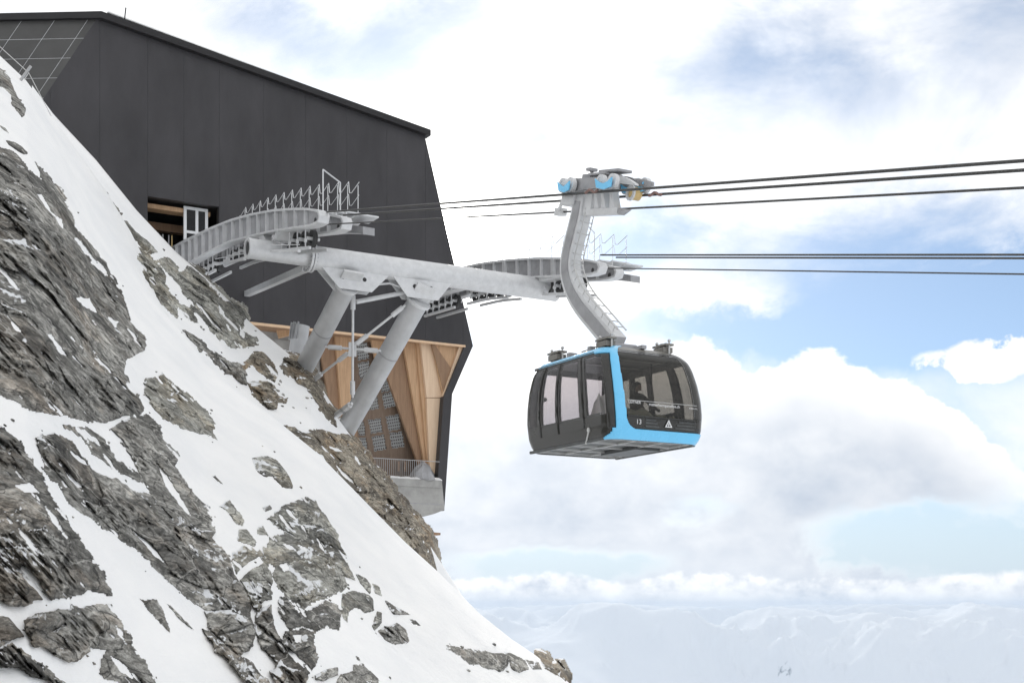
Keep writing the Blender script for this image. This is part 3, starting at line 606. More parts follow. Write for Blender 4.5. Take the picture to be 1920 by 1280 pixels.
def make_rocks():
    for label, poly, H, mat, rear, cuts, cell in ROCKS:
        if rear: poly = [(x, y-10 if y < np.interp(x, S_REAR[:, 0], S_REAR[:, 1])+16 else y) for x, y in poly]
        a = np.array(poly); wa = min(1., math.sqrt(np.prod(a.max(0)-a.min(0)))/110); step = 1.9 if not rear else 1.6
        x0, y0 = a.min(0)-16; x1, y1 = a.max(0)+16
        gx = np.arange(x0, x1, step); gy = np.arange(y0, y1, step); nx, ny = len(gx), len(gy)
        PX = np.tile(gx, ny); PY = np.repeat(gy, nx)
        D = (depth_rear if rear else depth_near)(PX, PY); B = base_pts(PX, PY, D)
        # wobble the outline
        wob = fbm(np.stack([PX/26, PY/26, np.full(PX.shape, 3.3)], 1), 4, .6)
        wob2 = fbm(np.stack([PX/7, PY/7, np.full(PX.shape, 9.1)], 1), 2, .6)
        al, ac = PX*.66+PY*.75, -PX*.75+PY*.66           # along and across the fall line
        st_ = fbm(np.stack([al/75, ac/11, np.full(PX.shape, 5.7)], 1), 4, .55)
        st2 = fbm(np.stack([al/150+7, ac/24, np.full(PX.shape, 1.7)], 1), 3, .5)
        dist = poly_dist(PX, PY, poly); dist = dist+np.clip(np.minimum(1, np.abs(dist)/4+.3), 0, 1)*(wob*8+st_*5)*wa+wob2*1.2*wa
        if H > .38: dist = np.minimum(dist, (.50-st_-.6*st2)*34)          # snow lodged in the joints
        for c in cuts:
            dc = poly_dist(PX, PY, c)+wob*3+wob2*1.2
            dist = np.minimum(dist, -dc)
        dm = dist*D/F
        ang = R(47); ca, sa = math.cos(ang), math.sin(ang)
        Bq = B*np.array([1, .3, 1])
        Q = np.stack([B[:, 0]*ca-B[:, 2]*sa, B[:, 1]*.24, (B[:, 0]*sa+B[:, 2]*ca)*1.15], 1)   # bedding runs down the slope
        Q = Q + np.stack([fbm(Bq*.7, 3), fbm(Bq*.7+40, 3), fbm(Bq*.7+80, 3)], 1)*.3
        f1, c1 = facets(Q/cell, 1, .9); f2, c2 = facets(Q/(cell*.42), 2, .9); f3, c3 = facets(Q/(cell*.16), 3, .9)
        sz = min(1, H/.7)
        rough = f1*.62*cell*sz + f2*.24*cell*sz + f3*.035*cell + fbm(Bq*3.0, 3, .5)*.04
        rough -= np.exp(-(c1/.05)**2)*.10*sz + np.exp(-(c2/.06)**2)*.05*sz
        inside = np.clip(dm, 0, None)
        edge = H*(1-np.exp(-inside/(.42*H+.04)))
        amt = np.clip(.25+inside/(.35*H+.03), 0, 1)
        h = edge*.75 + .06 + rough*amt
        h = np.where(dm > 0, np.maximum(h, snow_h(B, rear)+.02+.05*np.clip(inside/.1, 0, 1)*(1+wob2)), h)
        h = np.where(dm < 0, dm*7 + np.minimum(rough*.3, 0), h)
        h = np.maximum(h, -2.5)
        Vv = B*((D-h)/D)[:, None]
        keep = dist > -8
        grid_mesh('rock_outcrop', Vv, nx, ny, mat, keep, smooth=True, label=label, cat='rock', group='rocks breaking through the snow')
make_rocks()
def stones():
    mb = MB(); rs = random.Random(9); n = 0
    for label, poly, H, mat, rear, cuts, cell in ROCKS:
        if len(poly) < 9: continue
        for k in range(9 if H > .5 else 5):
            i = rs.randrange(len(poly)); p = poly[i]; q = poly[(i+1) % len(poly)]; f = rs.random()
            x = p[0]+(q[0]-p[0])*f+rs.gauss(0, 13); y = p[1]+(q[1]-p[1])*f+rs.gauss(0, 13)
            S_ = S_REAR if rear else S_NEAR
            if y < np.interp(x, S_[:, 0], S_[:, 1])+8: continue
            D = float((depth_rear if rear else depth_near)(np.array([x]), np.array([y]))[0])
            B = base_pts(np.array([x]), np.array([y]), np.array([D])); h = float(snow_h(B, rear)[0])
            c = Vector(B[0])*((D-h)/D); r = rs.uniform(1.5, 4.2)*D/F
            o = len(mb.v); mb.ball(c, r, 7, (rs.uniform(.8, 1.8), rs.uniform(.6, 1.2), rs.uniform(.5, 1.0)))
            for t in range(o, len(mb.v)):
                v = Vector(mb.v[t]); mb.v[t] = tuple(c+(v-c)*rs.uniform(.7, 1.25))
    build('scattered_stones', mb, 'rock', None, kind='stuff')
stones()

# ------------------------------------------------------------------ the mountain station
SW = -38.0                                  # plane of the front wall
st = thing('station_building', LF(SW, 6, 6), 'dark angular mountain station clad in black panels with a timber-lined underside', 'building')
def tz(pts, s=SW, d=0.0): return [LF(s+d, t, z) for t, z in pts]
def clip(poly, nx, nz, c):                  # keep nx*t+nz*z <= c
    out = []
    for i in range(len(poly)):
        a, b = poly[i], poly[(i+1) % len(poly)]; da = nx*a[0]+nz*a[1]-c; db = nx*b[0]+nz*b[1]-c
        if da <= 0: out.append(a)
        if (da < 0 < db) or (db < 0 < da):
            k = da/(da-db); out.append((a[0]+(b[0]-a[0])*k, a[1]+(b[1]-a[1])*k))
    return out
A = on_s(187, 27, SW); B_ = on_s(795, 249, SW); Rr = on_s(887, 633, SW); E = on_s(80, 187, SW)
ZB = 14.85                                  # lower edge of the black front
kE = (ZB-A[1])/(E[1]-A[1]); BL = (A[0]+(E[0]-A[0])*kE, ZB)
front = [A, B_, (Rr[0], ZB), BL]
OT0, OT1 = t_at(277, SW), t_at(411, SW); OZ0, OZ1 = 17.2, 20.55
fw = build('wall', MB().prism(tz(front, SW, -.30), -U*-.02), 'inside', st)
x = OT0
left = []
while x > front[3][0]: left.append(x); x -= 2.35
right = []; x = OT1
while x < front[2][0]+.1: right.append(x); x += 2.35
lines = sorted(left+[(OT0+OT1)/2]+right); lines = [front[3][0]-1]+lines+[front[2][0]+1]
for i in range(len(lines)-1):
    g = .0045
    p = clip(clip(front, -1, 0, -(lines[i]+g)), 1, 0, lines[i+1]-g)
    if len(p) < 3: continue
    mid = (lines[i]+lines[i+1])/2
    parts = [p]
    if OT0 < mid < OT1: parts = [clip(p, 0, -1, -OZ1), clip(p, 0, 1, OZ0)]
    for q in parts:
        if len(q) < 3: continue
        build('panel', MB().prism(tz(q), U*.24), 'cladding', fw)
# wall backing gets its opening by being split round it
me = fw.data; mbk = MB()
for q in (clip(front, 1, 0, OT0), clip(front, -1, 0, -OT1), clip(clip(clip(front, -1, 0, -OT0), 1, 0, OT1), 0, -1, -OZ1), clip(clip(clip(front, -1, 0, -OT0), 1, 0, OT1), 0, 1, OZ0)):
    mbk.prism(tz(q, SW, -.27), U*.15)
nm = bpy.data.meshes.new('wall'); nm.from_pydata([tuple(v) for v in mbk.v], [], mbk.f); nm.materials.append(M['inside']); fw.data = nm
# the room behind the opening
op = build('opening_recess', MB().lbox(SW-6, SW-.45, OT0-3, OT1+3, OZ0-.4, OZ0-.1).lbox(SW-6, SW-.45, OT0-3, OT1+3, OZ1+.1, OZ1+.4)
           .lbox(SW-6.3, SW-6, OT0-3, OT1+3, OZ0-.4, OZ1+.4).lbox(SW-6, SW-.45, OT0-3.3, OT0-3, OZ0, OZ1).lbox(SW-6, SW-.45, OT1+3, OT1+3.3, OZ0, OZ1), 'inside', st)
build('beam', MB().lbox(SW-1.4, SW-.7, OT0-.4, OT1-.25, OZ1-.36, OZ1-.14), 'wood', op)
build('beam', MB().lbox(SW-3, SW-2.6, OT0-2, OT1+1, OZ1-.9, OZ1-.5), 'wood_brown', op)
fr0 = on_s(347, 392, SW-.6); fr1 = on_s(387, 402, SW-.6); frz = on_s(347, 440, SW-.6)[1]
wf = MB(); ft0, ft1, fz0, fz1 = fr0[0], fr1[0], frz-.25, fr0[1]
for t in (ft0, (ft0+ft1)/2+.05, ft1): wf.lbox(SW-.68, SW-.56, t-.07, t+.07, fz0, fz1)
wf.lbox(SW-.67, SW-.57, ft0-.07, ft1+.07, fz1, fz1+.15).lbox(SW-.67, SW-.57, ft0-.07, ft1+.07, fz0+.35, fz0+.48)
wfo = build('window', wf, 'white_paint', st)
build('pane', MB().lbox(SW-.64, SW-.62, ft0, ft1, fz0, fz1), 'pane', wfo)
for px in (305, 316, 322): build('post', MB().lbox(SW-1.3, SW-1.25, t_at(px, SW-1.3)-.025, t_at(px, SW-1.3)+.025, OZ0, OZ0+1.9), 'yellow' if px == 322 else 'galv_dark', op)
# chamfered facet on the left, of big panels with snow in the joints
PA, PE = LF(SW, *A), LF(SW, *E); eA = PE-PA; dL = Vector((-1, .04, -.003))
nF = eA.cross(dL).normalized()
if nF.y > 0: nF = -nF
fk = 3.2
fac = build('chamfer_wall', MB().prism([PA-nF*.012, PA+eA*fk-nF*.012, PA+eA*fk+dL*16-nF*.012, PA+dL*16-nF*.012], -nF*.3), 'joint', st)
rows = [0.0, .285]
while rows[-1] < fk-.1: rows.append(rows[-1]+.232)
cols = [0.0, .42]
while cols[-1] < 16: cols.append(cols[-1]+1.65)
for i in range(len(rows)-1):
    for j in range(len(cols)-1):
        g = .017; ga = .017/eA.length
        if rows[i] > 2.2 : continue
        a0, a1, b0, b1 = rows[i]+ga, rows[i+1]-ga, cols[j]+(g if j else 0), cols[j+1]-g
        build('panel', MB().prism([PA+eA*a0+dL*b0, PA+eA*a1+dL*b0, PA+eA*a1+dL*b1, PA+eA*a0+dL*b1], -nF*.045), 'cladding_grey', fac)
# roof edge, roof, far side wall
ov = .35
rf = MB()
rA, rB = LF(SW+ov, *A)+Vector((0, 0, -.30)), LF(SW+ov, B_[0]+.25, B_[1]-.22)
rf.prism([rA, rB, rB+Vector((0, 0, .32)), rA+Vector((0, 0, .32))], U*.6)
rL = rA+dL*18
build('roof_edge', rf, 'fascia', st)
build('roof_edge', MB().prism([rA, rL, rL+Vector((0, 0, .32)), rA+Vector((0, 0, .32))], Vector((.1, .7, 0))), 'fascia', st)
build('roof', MB().prism([rA+Vector((0, .2, .3)), rB+Vector((0, 0, .3))+U*.2, rB+U*22+Vector((0, 0, 1.0)), rA+U*22+Vector((0, 0, 1.0)), rL+U*14+Vector((0, .8, .4)), rL+Vector((0, .8, .3))], Vector((0, 0, -.25))), 'fascia', st)
build('roof_snow', MB().prism([rA+Vector((.3, .1, .325)), rB+Vector((-.3, .1, .325)), rB+Vector((-.3, .1, .325))+U*.45, rA+Vector((.3, .1, .325))+U*.45], Vector((0, 0, .06))), 'snow', st)
sr = [(B_[0], B_[1]), (Rr[0], ZB+.02), on_s(847, 738, SW), on_s(832, 955, SW)]
swm = MB()
for i in range(3):
    a, b = sr[i], sr[i+1]
    swm.prism([LF(SW-.05, a[0], a[1]), LF(SW-.05, b[0], b[1]), LF(SW-16, b[0], b[1]), LF(SW-16, a[0], a[1])], V*-.28)
build('side_wall', swm, 'cladding', st)
build('lightning_rod', MB().tube(P(233, 42, 66), P(236, 15, 66),          .03, 8), 'fascia', st)
# front rim of the side wall below the black front, black outside and timber inside
rim = MB()
o0, o1, o2 = (Rr[0], ZB), on_s(848, 738, SW), on_s(833, 957, SW)
i0, i1, i2 = on_s(872, 640, SW), on_s(832, 745, SW), on_s(817, 957, SW)
rim.prism(tz([o0, o1, i1, (i0[0], ZB)]), U*.6); rim.prism(tz([o1, o2, i2, i1], SW, -.004), U*.6)
build('wall_rim', rim, 'cladding', st)
build('trim', MB().lbox(SW-.12, SW+.03, t_at(436, SW), Rr[0]-.5, ZB-.13, ZB-.01), 'trimwood', st)
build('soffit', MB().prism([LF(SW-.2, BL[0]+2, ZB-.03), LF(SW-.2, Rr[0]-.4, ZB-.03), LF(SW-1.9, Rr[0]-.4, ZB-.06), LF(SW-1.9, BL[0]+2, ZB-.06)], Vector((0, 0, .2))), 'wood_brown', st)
# timber lining: facets and fins traced at their own depth behind the front
def slab(name, pts, mat, thick=.35, parent=None):       # pts: (px, py, s)
    q = [ws(px, py, s) for px, py, s in pts]
    return build(name, MB().prism(q, U*thick), mat, parent or st, bevel=.02)
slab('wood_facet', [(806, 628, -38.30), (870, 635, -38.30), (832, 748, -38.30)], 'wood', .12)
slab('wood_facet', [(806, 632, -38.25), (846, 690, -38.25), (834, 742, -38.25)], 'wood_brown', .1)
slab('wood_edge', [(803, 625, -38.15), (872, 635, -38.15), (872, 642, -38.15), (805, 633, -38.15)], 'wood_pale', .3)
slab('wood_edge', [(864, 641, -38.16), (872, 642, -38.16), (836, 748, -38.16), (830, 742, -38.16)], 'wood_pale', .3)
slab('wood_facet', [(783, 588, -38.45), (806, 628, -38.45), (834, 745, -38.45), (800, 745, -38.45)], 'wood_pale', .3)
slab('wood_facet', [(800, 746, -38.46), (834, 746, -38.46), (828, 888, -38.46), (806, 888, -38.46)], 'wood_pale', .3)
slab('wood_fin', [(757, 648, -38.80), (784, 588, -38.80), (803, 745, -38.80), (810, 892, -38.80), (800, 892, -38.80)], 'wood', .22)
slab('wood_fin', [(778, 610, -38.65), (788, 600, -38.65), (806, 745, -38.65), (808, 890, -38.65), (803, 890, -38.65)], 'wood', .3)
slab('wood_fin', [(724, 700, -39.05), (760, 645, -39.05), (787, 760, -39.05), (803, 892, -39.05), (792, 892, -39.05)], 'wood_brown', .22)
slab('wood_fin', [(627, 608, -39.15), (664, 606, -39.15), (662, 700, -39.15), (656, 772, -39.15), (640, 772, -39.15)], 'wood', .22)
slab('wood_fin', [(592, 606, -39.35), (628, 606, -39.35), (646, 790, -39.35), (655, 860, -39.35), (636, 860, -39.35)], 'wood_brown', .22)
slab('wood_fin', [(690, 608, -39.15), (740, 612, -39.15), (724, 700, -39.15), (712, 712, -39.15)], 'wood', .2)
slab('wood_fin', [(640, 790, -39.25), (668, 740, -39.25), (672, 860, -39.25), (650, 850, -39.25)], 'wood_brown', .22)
# glazed facade with printed solar cells
GS = -39.75
CELL = simple('solar_cell', (.055, .042, .038), .3, 0, .2, 6)
tm_ = bpy.data.materials.new('translucent_solar_glass'); tm_.use_nodes = True
N, L = tm_.node_tree.nodes, tm_.node_tree.links; N.clear()
o_ = N.new('ShaderNodeOutputMaterial'); tr_ = N.new('ShaderNodeBsdfTranslucent'); tr_.inputs[0].default_value = (.88, .88, .86, 1)
dfz = N.new('ShaderNodeBsdfDiffuse'); dfz.inputs[0].default_value = (.7, .7, .68, 1); mx_ = N.new('ShaderNodeMixShader'); mx_.inputs[0].default_value = .25
L.new(tr_.outputs[0], mx_.inputs[1]); L.new(dfz.outputs[0], mx_.inputs[2])
tp2 = N.new('ShaderNodeBsdfTransparent'); tp2.inputs[0].default_value = (.92, .92, .9, 1); m2_ = N.new('ShaderNodeMixShader'); m2_.inputs[0].default_value = .7
L.new(mx_.outputs[0], m2_.inputs[1]); L.new(tp2.outputs[0], m2_.inputs[2]); L.new(m2_.outputs[0], o_.inputs[0])
PV = [
    ([(690, 787), (714, 783), (718, 809), (696, 813)], 6, 5), ([(723, 780), (748, 776), (752, 804), (729, 808)], 6, 5),
    ([(697, 818), (721, 814), (725, 842), (702, 846)], 6, 5), ([(730, 811), (755, 808), (759, 837), (735, 841)], 6, 5),
    ([(669, 790), (683, 789), (686, 816), (673, 817)], 4, 5), ([(673, 821), (687, 820), (691, 848), (678, 850)], 4, 5),
    ([(764, 808), (768, 808), (776, 838), (771, 838)], 2, 5),
    ([(686, 744), (707, 738), (711, 765), (689, 770)], 6, 5), ([(716, 738), (739, 733), (744, 760), (721, 766)], 6, 5),
    ([(712, 712), (732, 704), (737, 731), (715, 736)], 6, 5),
    ([(665, 613), (684, 612), (685, 637), (668, 640)], 5, 6), ([(668, 643), (689, 640), (693, 672), (671, 676)], 6, 6), ([(671, 680), (694, 676), (690, 702), (675, 712)], 6, 5),
    ([(698, 640), (704, 640), (707, 662), (701, 660)], 2, 4),
    ([(606, 660), (619, 656), (626, 685), (612, 685)], 3, 6), ([(613, 690), (627, 690), (633, 722), (621, 722)], 3, 6), ([(622, 726), (634, 726), (638, 758), (630, 758)], 2, 6),
    ([(588, 700), (598, 692), (604, 735), (594, 735)], 3, 8)]
# frame: the facade board with an opening for every pane
gx, gy = np.arange(575, 802, 2.0), np.arange(590, 906, 2.0); keepc = np.ones((len(gy)-1, len(gx)-1), bool)
mxx, myy = np.meshgrid((gx[:-1]+gx[1:])/2, (gy[:-1]+gy[1:])/2)
for c_, _, _ in PV: keepc &= poly_dist(mxx, myy, c_) < 0
gm = MB()
for i in range(keepc.shape[0]):
    j = 0
    while j < keepc.shape[1]:
        if keepc[i, j]:
            e = j
            while e < keepc.shape[1] and keepc[i, e]: e += 1
            gm.prism([ws(gx[j], gy[i], GS), ws(gx[e], gy[i], GS), ws(gx[e], gy[i+1], GS), ws(gx[j], gy[i+1], GS)], U*.12); j = e
        else: j += 1
glz = build('glazing_frame', gm, 'wood_dark', st)
def pv(corners, nu, nv):
    tl, tr, br, bl = [ws(px, py, GS-.06) for px, py in corners]
    n = -U
    ctr = (tl+tr+br+bl)/4
    pane = build('solar_pane', MB().prism([p+(p-ctr)*.03 for p in (tl, tr, br, bl)], U*.02), tm_, glz)
    mb = MB()
    def q(a, b): return (tl*(1-a)+tr*a)*(1-b)+(bl*(1-a)+br*a)*b
    for i in range(nu):
        for j in range(nv):
            g = .26
            a0, a1, b0, b1 = (i+g)/nu, (i+1-g)/nu, (j+g)/nv, (j+1-g)/nv
            mb.prism([q(a0, b0)+n*.03, q(a1, b0)+n*.03, q(a1, b1)+n*.03, q(a0, b1)+n*.03], U*.028)
    c = build('solar_cell', mb, CELL, pane); c['kind'] = 'stuff'
for c, nu, nv in PV: pv(c, nu, nv)
for px in (700, 745, 757): build('mullion', MB().lbox(GS+.1, GS+.2, t_at(px, GS)-.05, t_at(px, GS)+.05, 7.7, 8.25), 'wood_brown', glz)
# concrete: back wall on the left, terrace on the right
cw = build('concrete_wall', MB().prism([ws(455, 585, -39.7), ws(600, 606, -39.7), ws(600, 720, -39.7), ws(455, 720, -39.7)], U*.5), 'concrete', st)
for z in np.arange(9.5, 14.0, .62): build('board_course', MB().lbox(-39.72, -39.66, t_at(455, -39.7), t_at(598, -39.7), z, z+.585), 'concrete', cw)
build('floor_slab', MB().prism([ws(470, 594, -39.2), ws(540, 598, -39.2), ws(500, 612, -39.2)], U*.4), 'concrete', st)
build('beam', MB().bar(ws(520, 627, -39.3), ws(560, 617, -38.9), .3, .42), 'wood', st)
build('beam', MB().bar(ws(500, 609, -39.4), ws(548, 592, -38.6), .1, .15), 'galv', st)
TS = -37.7
tb = MB()
tp = [on_s(690, 897, TS), on_s(829, 905, TS), on_s(834, 955, TS), on_s(814, 963, TS), on_s(775, 973, TS), on_s(690, 985, TS)]
zt = (HY-898)/F*LF(TS, tp[0][0]+3, 0).y
tp[0] = (tp[0][0], zt); tp[1] = (tp[1][0], zt)
ter = build('terrace', MB().prism(tz(tp, TS), U*9), 'concrete', st, bevel=.03)
zj = on_s(800, 944, TS)[1]
build('terrace_coping', MB().lbox(TS-.6, TS+.06, tp[0][0], tp[1][0]-.05, zt-.42, zt-.003), 'concrete', ter, bevel=.02)
build('joint_strip', MB().lbox(TS-.02, TS+.012, tp[0][0], tp[2][0]-.1, zj-.02, zj+.02), 'galv_dark', ter)
sm = MB()
for i in range(14):
    t = tp[0][0]+.3+i*(tp[1][0]-tp[0][0]-.6)/13
    sm.ball(LF(TS-.35, t, zt), .34, 10, (1.3, 1, .35+.25*random.random()))
build('terrace_snow', sm, 'snow', ter, smooth=True)
# crumpled tarp at the terrace corner
tm = MB(); tc_ = LF(TS-.6, tp[1][0]-.9, zt)
rs = random.Random(3); ringv = []
for k, (rr, hh) in enumerate(((.75, 0), (.62, .4), (.4, .75), (.12, 1.0))):
    for j in range(12):
        an = 2*math.pi*j/12; q = rr*(1+rs.uniform(-.22, .22)); ringv.append(tc_+Vector((math.cos(an)*q, math.sin(an)*q, hh+rs.uniform(-.06, .06))))
tm.add(ringv, [(k*12+j, k*12+(j+1) % 12, (k+1)*12+(j+1) % 12, (k+1)*12+j) for k in range(3) for j in range(12)]+[tuple(range(36, 48))])
build('tarpaulin', tm, 'galv_dark', None, label='crumpled grey tarpaulin bundled in the corner of the concrete terrace', cat='tarpaulin')
rl = build('railing', MB().tube(LF(TS-.15, tp[0][0]-1, zt+1.05), LF(TS-.15, tp[1][0]-.1, zt+1.05), .022, 8).tube(LF(TS-.15, tp[0][0]-1, zt+.08), LF(TS-.15, tp[1][0]-1.2, zt+.08), .015, 8), 'rail', st)
k = tp[0][0]-.9
while k < tp[1][0]-1.1:
    build('bar', MB().tube(LF(TS-.15, k, zt+.02), LF(TS-.15, k, zt+1.05), .013, 6), 'rail', rl); k += .125
build('plank', MB().bar(P(790, 998, 71), P(822, 1001, 71.5), .5, .12), 'wood_brown', None, label='stub of brown timber plank sticking out behind the lower rock edge', cat='plank')

# ------------------------------------------------------------------ the rope gantry
SG = s_at(535, 0)                            # crossbeam line
def zg(px, py, t): return (HY-py)/F*LF(SG, t, 0).y
gt = thing('rope_gantry', LF(SG, 4, 8), 'galvanised steel gantry carrying the curved rope saddles on two leaning columns', 'gantry')
zc = 14.95
cb = build('crossbeam', MB().tube(LF(SG, -1.6, zc), LF(SG, 1.0, zc), .42, 28).tube(LF(SG, 1.0, zc-.02), LF(SG, 13.4, zc-.02), .50, 28), 'galv', gt, smooth=True)
build('pipe_end', MB().ring(LF(SG, -1.62, zc), V, .44, .30, .12), 'galv', cb, smooth=True)
build('pipe_mouth', MB().tube(LF(SG, -1.60, zc), LF(SG, -1.62, zc), .31, 20), 'roller', cb)
fl = build('flange', MB().ring(LF(SG, 1.02, zc), V, .66, .40, .10, 32).ring(LF(SG, 1.16, zc), V, .66, .40, .10, 32), 'galv', cb)
for k in range(24):
    an = 2*math.pi*k/24; c = LF(SG, 1.09, zc)+U*math.cos(an)*.59+Vector((0, 0, math.sin(an)*.59))
    build('bolt', MB().tube(c-V*.16, c+V*.16, .035, 6), 'galv_dark', fl)
cb2 = MB()
for t0, t1 in ((1.6, 4.6), (5.0, 7.6)):     # deep gusset plates under the beam
    for ds in (-.28, .28):
        cb2.prism([LF(SG+ds, t0-.4, zc-.1), LF(SG+ds, t1+.4, zc-.1), LF(SG+ds, (t0+t1)/2+.75, zc-1.25), LF(SG+ds, (t0+t1)/2-.75, zc-1.25)], U*.05)
build('gusset_plate', cb2, 'galv', gt)
for t in (2.5, 3.5, 5.9, 6.7):
    build('hole', MB().tube(LF(SG+.30, t, zc-.75), LF(SG+.27, t, zc-.75), .09, 14), 'roller', gt)
cols_ = []
for (tx, ty), (bx, by), q, r in (((652, 532), (568, 694), 5.0, .44), ((786, 562), (640, 820), 5.6, .47)):
    tt = t_at(tx, SG); top = LF(SG, tt, (HY-ty)/F*LF(SG, tt, 0).y)
    bt = t_at(bx, SG-q); bot = LF(SG-q, bt, (HY-by)/F*LF(SG-q, bt, 0).y)
    bot2 = bot+(bot-top)*.55
    c = build('column', MB().tube(bot2, top, r, 32), 'column', gt, smooth=True); cols_.append((top, bot))
    d = (top-bot).normalized()
    build('collar', MB().tube(top-d*.15, top-d*.02, r+.10, 32), 'galv', c, smooth=True)
    build('weld_ring', MB().tube(top-d*3.1, top-d*3.04, r+.012, 32), 'galv_dark', c, smooth=True)
    build('eye_plate', MB().bar(top-d*.2, top+d*.75, .9, .12, up=U), 'galv', c)
# third, shorter stub column behind with fin plates
a, b = ws(565, 610, -33), ws(553, 690, -33.2)
c3 = build('column', MB().tube(b, a, .42, 28), 'column', gt, smooth=True)
for k in range(7):
    an = math.pi*(.55+k*.15); o = Vector((math.cos(an), -abs(math.sin(an)), 0))*.44
    build('fin', MB().bar(a+o+Vector((0, 0, .1)), a+o*1.0+(b-a)*.34, .05, .16, up=o), 'galv', c3)
# tie rods between the columns
def rod(x0, y0, x1, y1, D0, D1, r=.055):
    p, q = P(x0, y0, D0), P(x1, y1, D1); d = (q-p).normalized()
    m_ = build('tie_rod', MB().tube(p, q, r, 12), 'galv', gt, smooth=True)
    for e, s in ((p, 1), (q, -1)):
        build('turnbuckle', MB().tube(e+d*s*.15, e+d*s*.75, r*2.0, 10), 'galv', m_)
rod(662, 548, 661, 745, 59.5, 61.5); rod(610, 650, 714, 658, 61.2, 60.8); rod(760, 572, 664, 648, 60.2, 60.8); rod(655, 660, 583, 716, 61, 62.6); rod(660, 756, 628, 780, 61.3, 62.2, .07)
build('node_plate', MB().box(P(661, 655, 60.8), Vector((.17, 0, 0)), Vector((0, .05, 0)), Vector((0, 0, .32))), 'galv', gt)
br = build('brace', MB().bar(LF(SG-.3, 1.0, zc-.45), ws(463, 551, SW), .28, .28), 'galv', gt)
# conduits arching below the beam
def arc_pts(pts, D): return [P(x, y, D) for x, y in pts]
build('conduit', MB().path([P(672, 543, 59), P(700, 534, 59.4), P(730, 531, 59.8), P(752, 538, 60), P(772, 552, 60.2), P(786, 562, 60.3)], .05), 'galv', gt, smooth=True)
build('conduit', MB().path([P(668, 566, 59.3), P(720, 556, 60), P(766, 547, 60.3)], .10), 'galv', gt, smooth=True)

